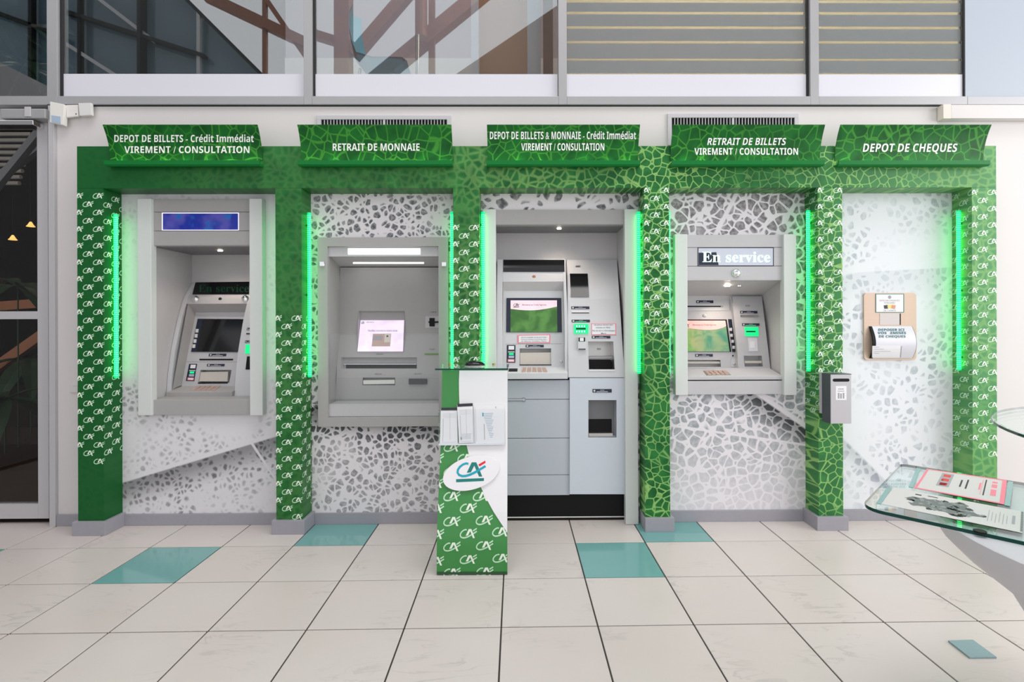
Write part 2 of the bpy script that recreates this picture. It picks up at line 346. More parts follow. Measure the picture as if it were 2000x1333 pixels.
def patch(name, quad, Yf, m, parent, proud=.003, thick=None, nu=1, nv=1, bevel=0, **tags):
    """a thin solid lying on a surface: quad = outline (TL, TR, BR, BL) as sighted, Yf = the surface"""
    thick = proud + .002 if thick is None else thick
    mb = MB(); idx = {}
    for k, dy in ((0, -proud), (1, thick - proud)):
        for j in range(nv + 1):
            for i in range(nu + 1):
                p = on(*lerp2(quad, i / nu, j / nv), Yf); idx[k, i, j] = len(mb.v); mb.v.append(Vector((p.x, p.y + dy, p.z)))
    for k in (0, 1):
        for j in range(nv):
            for i in range(nu): mb.f.append([idx[k, i, j], idx[k, i + 1, j], idx[k, i + 1, j + 1], idx[k, i, j + 1]])
    for j in range(nv):
        for i in (0, nu): mb.f.append([idx[0, i, j], idx[0, i, j + 1], idx[1, i, j + 1], idx[1, i, j]])
    for i in range(nu):
        for j in (0, nv): mb.f.append([idx[0, i, j], idx[0, i + 1, j], idx[1, i + 1, j], idx[1, i, j]])
    return mb.build(name, m, parent, bevel, **tags)
def poly(name, pts, Yf, m, parent, proud=.001, thick=None, **tags):
    """flat print or plate with any outline, sighted points on a surface"""
    ps = [on(x, y, Yf) for x, y in pts]; n = len(ps); mb = MB(); thick = proud + .0005 if thick is None else thick
    tri = tessellate_polygon([[Vector((p[0], -p[1], 0)) for p in pts]])
    mb.v = [Vector((p.x, p.y - proud, p.z)) for p in ps] + [Vector((p.x, p.y - proud + thick, p.z)) for p in ps]
    for t in tri: mb.f.append(list(t)); mb.f.append([k + n for k in t][::-1])
    for k in range(n): mb.f.append([k, (k + 1) % n, n + (k + 1) % n, n + k])
    return mb.build(name, m, parent, **tags)
def inv(quad, px, py):
    u = v = .5
    for _ in range(20):
        p = lerp2(quad, u, v); e = (px - p[0], py - p[1]); d = 1e-4
        a = lerp2(quad, u + d, v); b = lerp2(quad, u, v + d)
        J = [[(a[0] - p[0]) / d, (b[0] - p[0]) / d], [(a[1] - p[1]) / d, (b[1] - p[1]) / d]]; det = J[0][0] * J[1][1] - J[0][1] * J[1][0]
        u += (e[0] * J[1][1] - e[1] * J[0][1]) / det; v += (J[0][0] * e[1] - J[1][0] * e[0]) / det
    return min(1, max(0, u)), min(1, max(0, v))
def panel(name, quad, Yf, m, parent, holes=(), thick=.01, nv=10, **tags):
    """a panel on a surface with real recesses: holes = [(x0, y0, x1, y1, depth, material, part name)]"""
    hs = []
    for h in holes:
        a, b = inv(quad, h[0], h[1]), inv(quad, h[2], h[3]); hs.append((a[0], a[1], b[0], b[1]) + tuple(h[4:]))
    us = sorted({0., 1.} | {x for h in hs for x in (h[0], h[2])}); vs = sorted({j / nv for j in range(nv + 1)} | {x for h in hs for x in (h[1], h[3])})
    mb = MB(); idx = {}
    def V(i, j, k):
        if (i, j, k) not in idx:
            p = on(*lerp2(quad, us[i], vs[j]), Yf); idx[i, j, k] = len(mb.v); mb.v.append(Vector((p.x, p.y + k * thick, p.z)))
        return idx[i, j, k]
    def full(i, j):
        if not (0 <= i < len(us) - 1 and 0 <= j < len(vs) - 1): return False
        u, v = (us[i] + us[i + 1]) / 2, (vs[j] + vs[j + 1]) / 2
        return not any(h[0] < u < h[2] and h[1] < v < h[3] for h in hs)
    for j in range(len(vs) - 1):
        for i in range(len(us) - 1):
            if not full(i, j): continue
            for k in (0, 1): mb.f.append([V(i, j, k), V(i + 1, j, k), V(i + 1, j + 1, k), V(i, j + 1, k)])
            for (a, b, c, d) in ((i - 1, j, (i, j), (i, j + 1)), (i + 1, j, (i + 1, j), (i + 1, j + 1)), (i, j - 1, (i, j), (i + 1, j)), (i, j + 1, (i, j + 1), (i + 1, j + 1))):
                if not full(a, b): mb.f.append([V(*c, 0), V(*d, 0), V(*d, 1), V(*c, 1)])
    o = mb.build(name, m, parent, **tags)
    for h in hs:
        q = [on(*lerp2(quad, u, v), Yf) for u, v in ((h[0], h[1]), (h[2], h[1]), (h[2], h[3]), (h[0], h[3]))]
        f = [p + Vector((0, .0008, 0)) for p in q]; bk = [p + Vector((0, h[4], 0)) for p in q]; ob = [p + Vector((0, h[4] + .004, 0)) for p in q]
        mm = MB(); mm.v = f + bk
        for k in range(4): mm.f.append([k, (k + 1) % 4, 4 + (k + 1) % 4, 4 + k])
        mm.f.append([4, 5, 6, 7]); mm.build(h[6], h[5], parent)
    return o
def slab(name, x0, x1, Yf, z0, z1, m, parent, proud=0, back=.02, n=16, **tags):
    """solid with a curved front: profile Yf swept from x0 to x1"""
    zs = [z0 + (z1 - z0) * k / n for k in range(n + 1)]
    pl = [(Yf(z) - proud, z) for z in zs] + [(Yf(z) + back, z) for z in reversed(zs)]
    mb = MB(); i = 0; N = len(pl)
    mb.v = [Vector((x, y, z)) for x in (x0, x1) for y, z in pl]
    for k in range(N): mb.f.append([k, (k + 1) % N, N + (k + 1) % N, N + k])
    for k in range(n):
        a, b, c, d = k, k + 1, N - 2 - k, N - 1 - k
        mb.f.append([a, b, c, d]); mb.f.append([N + d, N + c, N + b, N + a])
    return mb.build(name, m, parent, smooth=True, **tags)
def loft(name, A, YA, B, YB, m, parent, n=6):
    mb = MB()
    for L, Yf in ((A, YA), (B, YB)):
        for k in range(n + 1):
            t = k / n; mb.v.append(on(L[0][0] + (L[1][0] - L[0][0]) * t, L[0][1] + (L[1][1] - L[0][1]) * t, Yf))
    for k in range(n): mb.f.append([k, k + 1, n + 2 + k, n + 1 + k])
    return mb.build(name, m, parent)

# ------------------------------------------------------------------ lettering and the two-letter emblem
TXT = {}
def styled(s, base):                 # bold sans and bold serif letters live in the mathematical alphabets
    return ''.join(chr(base + ord(c) - 65) if 'A' <= c <= 'Z' else chr(base + 26 + ord(c) - 97) if 'a' <= c <= 'z' else c for c in s)
BASE = {'sans': None, 'bold': 0x1D5D4, 'serif': 0x1D400}
def glyphs(s, bold=0.0, shear=0.0, style='sans'):
    key = (s, bold, shear, style)
    if key in TXT: return TXT[key]
    raw = s
    if BASE[style]:
        acc = [k for k, ch in enumerate(s) if ch in 'éè']
        if acc:                      # plain bold e, then an accent stroke over it
            plain = s.replace('é', 'e').replace('è', 'e'); vs, fs = glyphs(plain, bold, shear, style); vs, fs = list(vs), list(fs)
            for k in acc:
                x1 = max(x for x, y in glyphs(plain[:k + 1], bold, 0, style)[0]); c0 = x1 - .25; i = len(vs)
                vs += [(c0 - .05, .60), (c0 + .06, .60), (c0 + .20, .76), (c0 + .04, .76)]; fs.append([i, i + 1, i + 2, i + 3])
            TXT[key] = (vs, fs); return TXT[key]
        s = styled(s, BASE[style])
    c = bpy.data.curves.new('t', 'FONT'); c.body = s; c.offset = bold; c.shear = shear; c.resolution_u = 3
    o = bpy.data.objects.new('t', c); me = bpy.data.meshes.new_from_object(o)
    vs = [(v.co.x, v.co.y) for v in me.vertices]; fs = [list(p.vertices) for p in me.polygons]
    bpy.data.objects.remove(o); bpy.data.curves.remove(c); bpy.data.meshes.remove(me)
    TXT[key] = (vs, fs); return TXT[key]
CAPS = {k: max(y for x, y in glyphs('H', 0, 0, k)[0]) for k in BASE}
def text(name, s, px0, px1, base, cap, Yf, m, parent, proud=.002, bold=.0, shear=.0, slope=0.0, style='sans', **tags):
    vs, fs = glyphs(s, bold, shear, style); CAP = CAPS[style]; a = min(x for x, y in vs); b = max(x for x, y in vs); mb = MB()
    for x, y in vs:
        px = px0 + (x - a) / (b - a) * (px1 - px0); p = on(px, base + slope * (px - px0) - y / CAP * cap, Yf); mb.v.append(Vector((p.x, p.y - proud, p.z)))
    mb.f = [list(f) for f in fs]; return mb.build(name, m, parent, **tags)
def stroke(pts, w):                  # a ribbon outline of varying width along a path
    L, R = [], []
    for k, (x, y) in enumerate(pts):
        x0, y0 = pts[max(0, k - 1)]; x1, y1 = pts[min(len(pts) - 1, k + 1)]; d = math.hypot(x1 - x0, y1 - y0); nx, ny = -(y1 - y0) / d, (x1 - x0) / d
        ww = (w[k] if isinstance(w, list) else w) / 2; L.append((x + nx * ww, y + ny * ww)); R.append((x - nx * ww, y - ny * ww))
    return L, R
_C = [(622, 420), (580, 412), (520, 432), (462, 476), (424, 532), (417, 588), (446, 632), (505, 653), (570, 650), (650, 627), (730, 590), (810, 545), (880, 503), (945, 463)]
EMB = {'c': stroke(_C, [38, 40, 40, 40, 40, 41, 43, 44, 44, 44, 44, 43, 42, 42]),
       'a': [(590, 592), (685, 393), (770, 393), (885, 662), (822, 662), (733, 455), (668, 582)],
       'r': [(812, 432), (940, 360), (945, 402), (838, 468), (822, 462)], 'u': [(388, 712), (915, 690), (915, 745), (390, 770)]}
def emblem(keys):                    # triangles of the chosen strokes; unit = emblem width, origin at its middle, y up
    vs, fs = [], []
    def nz(p): return ((p[0] - 668) / 560.0, -(p[1] - 530) / 560.0)
    for k in keys:
        i = len(vs)
        if k == 'c':
            L, R = EMB['c']; n = len(L); vs += [nz(p) for p in L] + [nz(p) for p in R]
            fs += [[i + j, i + j + 1, i + n + j + 1, i + n + j] for j in range(n - 1)]
        else:
            pl = [nz(p) for p in EMB[k]]; vs += pl; fs += [[i + q for q in t] for t in tessellate_polygon([[Vector((p[0], p[1], 0)) for p in pl]])]
    return vs, fs
def emblem_at(name, px, py, w, Yf, keys, m, parent, proud=.001, **tags):
    vs, fs = emblem(keys); mb = MB()
    for x, y in vs: p = on(px + x * w, py - y * w, Yf); mb.v.append(Vector((p.x, p.y - proud, p.z)))
    mb.f = fs; return mb.build(name, m, parent, **tags)
def emblem_field(name, spots, w, place, clip, m, parent, keys=None):
    """many printed emblems on one face; spots in face coordinates, clipped to lo < s < hi"""
    if keys is None:
        emblem_field(name, spots, w, lambda s, z: place(s, z, 0.0), clip, 'logo_pale', parent, 'cr'); return emblem_field(name, spots, w, lambda s, z: place(s, z, .0006), clip, m, parent, 'a')
    vs, fs = emblem(keys); bm = bmesh.new()
    for (s, z) in spots:
        b = [bm.verts.new((s + x * w, z + y * w, 0)) for x, y in vs]
        for f in fs:
            try: bm.faces.new([b[k] for k in f])
            except ValueError: pass
    for lim, nrm in ((clip[0], (-1, 0, 0)), (clip[1], (1, 0, 0))):
        bmesh.ops.bisect_plane(bm, geom=list(bm.verts) + list(bm.edges) + list(bm.faces), plane_co=(lim, 0, 0), plane_no=nrm, clear_outer=True)
    mb = MB(); bm.verts.index_update(); mb.v = [Vector(place(v.co.x, v.co.y)) for v in bm.verts]; mb.f = [[v.index for v in f.verts] for f in bm.faces]; bm.free()
    if mb.f: return mb.build(name, m, parent, kind='stuff')

# ------------------------------------------------------------------ floor: tiles one by one on a dark bed
GX, GY, GR, TS = -.0904, .0903, .0081, .4
fl = tag(MB().box(-4.6, 4.6, -5.4, .35, -.03, -.004).build('floor', 'grout'), kind='structure')
me_tile = None
cg, sg = math.cos(GR), math.sin(GR)
TEAL = {(1, 1), (3, 0), (7, 1), (8, 0), (-2, 1)}
tile_mesh = {}
for mname in ('marble_tile', 'teal_tile'):
    bm = bmesh.new(); bmesh.ops.create_cube(bm, size=1.0)
    bmesh.ops.scale(bm, vec=(TS - .0065, TS - .0065, .012), verts=bm.verts); bmesh.ops.bevel(bm, geom=list(bm.edges), offset=.0012, segments=1, affect='EDGES')
    me = bpy.data.meshes.new('floor_tile'); bm.to_mesh(me); bm.free(); me.materials.append(MATS[mname]); tile_mesh[mname] = me
for r in range(0, 13):
    for c in range(-5, 17):
        a, b = (c - 6 + .5) * TS, -(r + .5) * TS
        x, y = GX + cg * a - sg * b, GY + sg * a + cg * b
        o = bpy.data.objects.new('tile', tile_mesh['teal_tile' if (c, r) in TEAL else 'marble_tile']); COL.objects.link(o)
        o.parent = fl; o.location = Vector((x, y, -.006)) - fl.location; o.rotation_euler = (0, 0, GR)
        if (c, r) in TEAL: o['label'] = 'glossy teal floor tile'

# ------------------------------------------------------------------ back wall with openings for the machines
PF = -.145                            # front plane of the green portal
PIL = [(151.5, 202.5), (538.7, 589.6), (886, 937.2), (1259, 1308), (1598, 1646), (1899, 1947)]
PX = [(at(a, 700, PF).x, at(b, 700, PF).x) for a, b in PIL]
Z_LB = at(800, 367.5, PF).z; Z_LT = at(800, 285.5, PF).z
NICHE = {'one': (-2.323, -1.670, at(400, 795, -.03).z, at(400, 470, -.03).z), 'two': (at(633, 700, 0).x, at(866, 700, 0).x, at(740, 812, -.03).z, at(740, 478, -.03).z),
         'three': (-.167, .680, 0.0, at(1090, 425, -.03).z), 'four': (1.006, 1.680, at(1440, 765, -.03).z, at(1440, 520, -.03).z)}
def holed(xa, xb, za, zb, ya, yb, holes):
    xs = sorted({xa, xb} | {h[i] for h in holes for i in (0, 1) if xa < h[i] < xb}); zs = sorted({za, zb} | {h[i] for h in holes for i in (2, 3) if za < h[i] < zb}); mb = MB()
    for i in range(len(xs) - 1):
        for j in range(len(zs) - 1):
            cx, cz = (xs[i] + xs[i + 1]) / 2, (zs[j] + zs[j + 1]) / 2
            if not any(h[0] < cx < h[1] and h[2] < cz < h[3] for h in holes): mb.box(xs[i], xs[i + 1], ya, yb, zs[j], zs[j + 1])
    return mb
Z_FB = at(700, 206.5, 0).z            # underside of the upper window frame
X_DR = at(112.5, 600, 0).x
H4 = list(NICHE.values())
tag(holed(X_DR, 4.6, 0, Z_FB, .0, .03, H4).build('wall_back', 'wall_white'), kind='structure')
MUR = ['mural_blur', 'mural_blobs', 'mural_blobs_large', 'mural_cells', 'mural_pale']
MLAB = ['blurred grey and white leaf mural behind the leftmost cash machine', 'black blotched leaf mural around the coin machine with the lilac screen',
        'strip of large dark leaf cells above the tall floor-standing machine', 'sharp-veined grey leaf mural around the machine reading En service', 'pale bluish leaf mural behind the cheque drop plate']
Z_BB = at(400, 1003, 0).z; RF_ = -.052
for k in range(5):
    xa, xb = PX[k][1] - .0005, PX[k + 1][0] + .0005
    holed(xa, xb, Z_BB, Z_LB + .03, -.003, -.0002, H4).build('mural_panel', MUR[k], label=MLAB[k], cat='mural', group='leaf murals between the green pillars')
# baseboard runs and pillar plinths
xs = [X_DR] + [x for p in PX for x in p] + [4.6]
n = 0
for a, b in ((X_DR, PX[0][0] - .02), *((PX[k][1] + .02, PX[k + 1][0] - .02) for k in range(5)), (PX[5][1] + .02, 4.6)):
    n += 1; segs = [(a, b)]
    if a < NICHE['three'][0] < b: segs = []
    if a < -.205 < b and b > .66: segs = [(a, at(943.3, 640, RF_).x - .002), (at(1246, 640, RF_).x + .002, b)]
    mb = MB()
    for p, q in segs:
        if q - p > .002: mb.box(p, q, -.014, -.0035, 0, Z_BB)
    if mb.v: tag(mb.build('baseboard_back' if n == 1 else 'baseboard_back.%03d' % (n - 1), 'trim_grey', bevel=.002), kind='structure')
Z_PB = at(180, 1020.5, PF - .02).z
for k, (a, b) in enumerate(PX):
    lim_r = b + .02 if k != 2 else b + .004; lim_l = a - .02 if k != 3 else a - .004
    MB().box(lim_l, lim_r, PF - .02, -.0035, 0, Z_PB).build('trim_%d' % (k + 1), 'trim_grey', bevel=.002, kind='structure')

tag(MB().box(-4.75, -4.62, -5.4, .12, -.03, 3.6).build('wall_left_shade', 'side_wall'), kind='structure')  # unseen wall added to darken the left side
# ------------------------------------------------------------------ green portal: lintel and six pillars
po = thing('portal_frame', ((PX[0][0] + PX[5][1]) / 2, PF / 2, Z_PB), 'green leaf-printed portal of six pillars and a lintel framing the machines', 'portal frame')
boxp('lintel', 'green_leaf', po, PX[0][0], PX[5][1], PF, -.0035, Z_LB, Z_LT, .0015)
PITCH_X, PITCH_Z, EW = .0604, .0993, .066
def spots_for(s0, s1, za, zb, anchor):
    out = []; k0 = int((s0 - anchor) / PITCH_X) - 2
    for k in range(k0, k0 + int((s1 - s0) / PITCH_X) + 5):
        s = anchor + k * PITCH_X; z = za - (PITCH_Z / 2 if k % 2 else 0)
        while z > zb - (.03 * (k % 3)): out.append((s, z)); z -= PITCH_Z
    return [(s, z) for s, z in out if s0 - .04 < s < s1 + .04]
PRINT = [(383, 890), (622, 992), (445, 985), (372, 636), (372, 800), (376, 880)]
for k, (a, b) in enumerate(PX):
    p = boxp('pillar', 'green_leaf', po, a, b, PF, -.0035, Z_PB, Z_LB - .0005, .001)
    zt, zb = at(PIL[k][0], PRINT[k][0], PF).z, at(PIL[k][0], PRINT[k][1], PF).z
    emblem_field('emblem_print', spots_for(a, b, zt, zb, a + .005), EW, lambda s, z, e: (s, PF - .0012 - e, z), (a, b), 'logo_white', p)
    if k < 3: emblem_field('emblem_print', spots_for(b, b - PF, zt, zb, a + .005), EW, lambda s, z, e, b=b: (b + .0012 + e, PF + (s - b), z), (b, b - PF - .005), 'logo_white', p)
    else: emblem_field('emblem_print', spots_for(a + PF, a, zt, zb, a + .005), EW, lambda s, z, e, a=a: (a - .0012 - e, PF + (a - s), z), (a + PF + .005, a), 'logo_pale' if k > 3 else 'logo_white', p)

# ------------------------------------------------------------------ LED tubes on the pillar flanks
def led(x, side, y0, y1, label):
    Y = -.07; c = Vector((x + side * .016, Y, 0)); za, zb = at(600, y1, Y).z, at(600, y0, Y).z
    t = thing('led_tube', (c.x, Y, za), label, 'light tube', 'green LED tubes on the pillar flanks')
    MB().tube((c.x, Y, za + .01), (c.x, Y, zb - .01), .0115, 14).build('tube', 'led', t, smooth=True)
    for z in (za, zb - .012): MB().tube((c.x, Y, z), (c.x, Y, z + .012), .0125, 14).build('end_cap', 'reader_green', t)
    for z in (za + .08, (za + zb) / 2, zb - .08): boxp('clip', 'green_plain', t, min(x + side * .0014, c.x), max(x + side * .0014, c.x), Y - .008, Y + .008, z - .006, z + .006)
led(PX[0][1], 1, 418, 737, 'glowing green LED tube on the leftmost pillar, beside the blue-display machine')
led(PX[1][0], -1, 415, 735, 'green LED tube hidden on the far flank of the second pillar, facing the blue-display machine')
led(PX[1][1], 1, 416, 737, 'glowing green LED tube on the second pillar, left of the coin machine')
led(PX[2][0], -1, 415, 735, 'green LED tube on the third pillar flank facing the coin machine')
led(PX[2][1], 1, 415, 715, 'glowing green LED tube between third pillar and tall floor-standing machine')
led(PX[3][0], -1, 415, 733, 'glowing green LED tube right of the tall floor-standing machine')
led(PX[3][1], 1, 413, 733, 'green LED tube on the fourth pillar flank facing the En service machine')
led(PX[4][0], -1, 413, 730, 'glowing green LED tube on the fifth pillar, right of the En service machine')
led(PX[5][0], -1, 414, 729, 'glowing green LED tube on the rightmost pillar beside the cheque drop')

# ------------------------------------------------------------------ curved signs over the bays
def sign(x0, x1, label, lines):
    Yt, Yb = PF - .066, PF - .010
    a, b = at(x0, 245, Yt).x, at(x1, 245, Yt).x; zt, zb = at((x0 + x1) / 2, 243.5, Yt).z, at((x0 + x1) / 2, 314, Yb).z
    Yf = lambda z: Yb + (Yt - Yb) * max(0, (z - zb) / (zt - zb)) ** 2
    t = thing('bay_sign', ((a + b) / 2, Yb, zb - .035), label, 'sign', 'curved green signs over the machine bays')
    slab('panel', a, b, Yf, zb, zt, 'sign_leaf', t, 0, .005, 14)
    mb = MB(); zl0, zl1 = at((x0 + x1) / 2, 324.5, Yb - .035).z, at((x0 + x1) / 2, 314, Yb - .035).z
    mb.prism([(PF - .0003, zl0 + .006), (Yb - .03, zl0), (Yb - .042, zl0 + .008), (Yb - .042, zl1), (Yb - .034, zl1), (Yb - .030, zl0 + .012), (PF - .0003, zl0 + .016)], 'x', a - .004, b + .004); mb.build('lip', 'green_plain', t)
    for k in range(7):
        xx = a + (b - a) * (k + .5) / 7
        boxp('uplight', 'uplight', t, xx - .006, xx + .006, Yb - .026, Yb - .014, zl0 + .0165, zl0 + .020)
    for xx in (a + .06, b - .10): boxp('bracket', 'green_plain', t, xx, xx + .04, Yb + .0055, PF - .0002, zb + .02, zb + .05)
    for (s, p0, p1, base, cap, bold, shear) in lines: text('lettering', s, p0, p1, base, cap, Yf, 'white_letters', t, .0022, bold, shear, style='bold')
sign(200, 502.5, 'green sign reading DEPOT DE BILLETS - Crédit Immédiat VIREMENT / CONSULTATION, leftmost of the five', [('DEPOT DE BILLETS - Crédit Immédiat', 223.8, 496, 278, 14, 0, 0), ('VIREMENT / CONSULTATION', 243.3, 487.6, 299.3, 13.3, 0, 0)])
sign(580.5, 881.5, 'green sign reading RETRAIT DE MONNAIE over the coin machine', [('RETRAIT DE MONNAIE', 650, 819.5, 294.8, 14.2, 0, 0)])
sign(951, 1250.3, 'green sign reading DEPOT DE BILLETS & MONNAIE over the tall machine', [('DEPOT DE BILLETS & MONNAIE - Crédit Immédiat', 956.8, 1242, 272.3, 14.6, 0, 0), ('VIREMENT / CONSULTATION', 1018, 1180.2, 294.3, 14, 0, 0)])
sign(1315, 1612, 'green sign reading RETRAIT DE BILLETS VIREMENT / CONSULTATION', [('RETRAIT DE BILLETS', 1381, 1535.5, 283.7, 13.7, 0, .22), ('VIREMENT / CONSULTATION', 1356, 1558.4, 302.6, 13, 0, 0)])
sign(1642, 1937, 'green sign reading DEPOT DE CHEQUES, rightmost of the five', [('DEPOT DE CHEQUES', 1684.3, 1870, 297, 16, 0, .2)])

# ------------------------------------------------------------------ air vents on the wall above the signs
def vent(x0, x1, y0, y1, label):
    A, B = at(x0, y0, -.012), at(x1, y1, -.012); t = thing('air_vent', ((A.x + B.x) / 2, 0, B.z), label, 'vent', 'wall vents half hidden behind signs')
    fw = .026; mb = MB()
    mb.box(A.x, B.x, -.014, -.0005, A.z - fw, A.z).box(A.x, A.x + fw, -.014, -.0005, B.z, A.z - fw).box(B.x - fw, B.x, -.014, -.0005, B.z, A.z - fw).box(A.x + fw, B.x - fw, -.014, -.0005, B.z, B.z + fw)
    mb.build('frame', 'alu_light', t, .0015)
    boxp('backing', 'black', t, A.x + fw, B.x - fw, -.003, -.0005, B.z + fw, A.z - fw)
    N = 40; w = (B.x - A.x - 2 * fw) / N
    mesh = None
    for k in range(1, N):
        x = A.x + fw + k * w; hw = .0022 if k != N // 2 else .007
        if k == N // 2 or mesh is None:
            o = boxp('slat', 'alu_light', t, x - hw, x + hw, -.011, -.0032, B.z + fw, A.z - fw)
            if mesh is None and k != N // 2: mesh = (o.data, x)
        else:
            o = bpy.data.objects.new('slat', mesh[0]); COL.objects.link(o); o.parent = t; o.location = (x - mesh[1], 0, 0)
vent(619, 881, 225.5, 284, 'grey slatted air vent behind the RETRAIT DE MONNAIE sign')
vent(1304, 1560, 222, 284, 'grey slatted air vent behind the RETRAIT DE BILLETS sign')

# ------------------------------------------------------------------ shared pieces of the machines
def label_strip(q, Yf, parent, proud=.003, glow=False):
    o = patch('label_strip', q, Yf, 'navy', parent, proud)
    a = [lerp2(q, *uv) for uv in ((.05, .25), (.14, .25), (.14, .78), (.05, .78))]; patch('print', a, off(Yf, -proud), 'off_white', o, .0005, .0005)
    a = [lerp2(q, *uv) for uv in ((.20, .68), (.80, .68), (.80, .84), (.20, .84))]; patch('print', a, off(Yf, -proud), 'reader_green' if glow else 'white_band', o, .0005, .0005)
    a = [lerp2(q, *uv) for uv in ((.40, .25), (.62, .25), (.62, .45), (.40, .45))]; patch('print', a, off(Yf, -proud), 'ink_grey', o, .0005, .0005)
def keypad(quad, fpos, parent, rows=4, cols=5, m='pink_key'):
    """keys standing on a sloping shelf; fpos(px, py) gives the shelf point"""
    for j in range(rows):
        for i in range(cols):
            c = [fpos(*lerp2(quad, (i + du) / cols, (j + dv) / rows)) for du, dv in ((.12, .12), (.86, .12), (.86, .84), (.12, .84))]
            mb = MB(); mb.v = c + [p + Vector((0, -.001, .004)) for p in c]
            mb.f = [[4, 5, 6, 7]] + [[k, (k + 1) % 4, 4 + (k + 1) % 4, 4 + k] for k in range(4)]; mb.build('key', m, parent)
def stickers(q, Yf, parent):
    o = patch('sticker_plate', q, Yf, 'navy', parent, .003)
    for (u0, v0, u1, v1, m) in ((.2, .05, .85, .26, 'paper'), (.15, .36, .9, .42, 'paper_grey'), (.25, .45, .8, .56, 'reader_green'), (.22, .60, .85, .74, 'lens_blue'), (.12, .80, .9, .96, 'pink'), (.2, .83, .82, .93, 'paper')):
        patch('sticker', [lerp2(q, u0, v0), lerp2(q, u1, v0), lerp2(q, u1, v1), lerp2(q, u0, v1)], off(Yf, -.003), m, o, .0006 + .0003 * u0, .0006)
def niche(t, x0, x1, z0, z1, yb, zc_back=None, m='liner', mc='liner'):
    zb = z1 if zc_back is None else zc_back; e = .004
    MB().prism([(-.0025, z0), (-.0025, z1), (.031, z1), (yb, zb), (yb, z0)], 'x', x0 - .012, x0).build('niche_side', m, t)
    MB().prism([(-.0025, z0), (-.0025, z1), (.031, z1), (yb, zb), (yb, z0)], 'x', x1, x1 + .012).build('niche_side', m, t)
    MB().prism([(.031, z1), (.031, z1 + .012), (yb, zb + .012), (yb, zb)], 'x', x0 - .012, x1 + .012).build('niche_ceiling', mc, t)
    boxp('niche_back', m, t, x0 - .012, x1 + .012, yb + .0005, yb + .012, z0, zb + .012)
    boxp('niche_floor', m, t, x0 - .012, x1 + .012, .031, yb, z0 - .012, z0)
def spot(t, x, y, z, r=.014, power=3.2, lit=True):
    MB().tube((x, y, z - .001), (x, y, z - .007), r, 16).build('downlight', 'spot_warm' if lit else 'chrome', t)
    if lit:
        l = bpy.data.lights.new('downlight_glow', 'SPOT'); l.energy = power; l.color = (1, .84, .70); l.spot_size = 2.3; l.spot_blend = .9; l.shadow_soft_size = .02
        o = bpy.data.objects.new('downlight_glow', l); COL.objects.link(o); o.location = Vector((x, y, z - .012)) - wloc(t); o.parent = t
RF, HF = -.052, -.028                  # front planes of side rails and headers
def rails(t, lx, rx, ytop, ybot, z0=None):
    for a, b in (lx, rx):
        xa, xb = at(a, 640, RF).x, at(b, 640, RF).x; zt = at((a + b) / 2, ytop, RF).z; zb = at((a + b) / 2, ybot, RF).z if z0 is None else z0
        boxp('side_rail', 'rail', t, xa, xb, RF, -.0035, zb, zt, .003)
def header(t, xa, xb, rows, m, Y=HF, skip=()):
    for (y0, y1) in rows:
        c = (xa + xb) / 2; zt = at(1000 + c * 300, y0, Y).z; zb = at(1000 + c * 300, y1, Y).z
        boxp('header_board', m, t, xa, xb, Y, .02, zb + .0008, zt - .0008, .0012)

# ------------------------------------------------------------------ machine 1: blue display, leftmost
Y1 = prof([(1.55, .40), (1.44, .307), (1.285, .242), (1.07, .176), (.92, .148), (.78, .132)])
Y1i = off(Y1, .07)
t1 = thing('cash_machine', (-2.02, 0, at(400, 812, RF).z), 'grey wall cash machine with a blue header display, leftmost of the machines', 'cash machine', 'machines set in the leaf wall')
rails(t1, (268.8, 295.5), (487.5, 512.3), 388, 812)
xa, xb = at(294, 600, HF).x, at(490, 600, HF).x
header(t1, xa, xb, [(389.5, 414.3), (414.6, 451), (451.3, 479)], 'panel_grey')
dd = patch('display_frame', rect(316.5, 415.8, 466.5, 450.2), HF, 'display_frame', t1, .002)
patch('display', rect(318.2, 417.2, 465, 449), off(HF, -.002), 'blue_display', dd, .001, .001)
zc1 = at(400, 479.3, HF).z; z01 = at(400, 781, HF).z
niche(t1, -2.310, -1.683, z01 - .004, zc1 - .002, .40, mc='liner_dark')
boxp('niche_lip', 'panel_grey', t1, xa, xb, HF + .001, .031, zc1 - .0015, zc1 + .004)
spot(t1, at(430, 489, .17).x, .17, zc1 - .002)
boxp('sill', 'panel_grey', t1, -2.309, xb, -.035, .13, at(400, 811, -.035).z, at(400, 781, -.035).z, .003)
FA1 = -2.280; FB1 = -1.863
slab('cheek', -2.307, FA1, Y1, .782, 1.548, 'module_white', t1, .004, .05)
slab('module_side', FB1, -1.687, Y1, .782, 1.545, 'module_white', t1, .006, .06)
q = [(380.5, 551), (492, 550), (491, 575.5), (376, 576)]
slab('top_block', FA1 + .0005, FB1 - .0005, Y1, on(430, 593.6, Y1).z, 1.545, 'panel_light', t1, 0, .05)
patch('service_display', [(382.5, 552), (487, 550.6), (486.5, 575.3), (376.5, 575.6)], Y1, 'black_gloss', t1, .004, nv=3)
text('service_lettering', 'En service', 388, 486, 571, 15, off(Y1, -.004), 'en_letters_dim', t1, .001, 0, 0, style='serif')
for cx in (382, 479.5): MB().dome(on(cx, 585, Y1), .027, .018).build('mirror_dome', 'chrome', t1, smooth=True)
MB().dome(on(430, 584.6, Y1), .012, .004).build('camera_eye', 'black_gloss', t1, smooth=True)
loft('recess_side', ((366.7, 593.6), (337, 760)), Y1, ((382.5, 610.8), (355, 753)), Y1i, 'panel_grey', t1)
loft('recess_top', ((366.7, 593.6), (486, 593.6)), Y1, ((382.5, 610.8), (482.5, 610.3)), Y1i, 'panel_grey', t1)
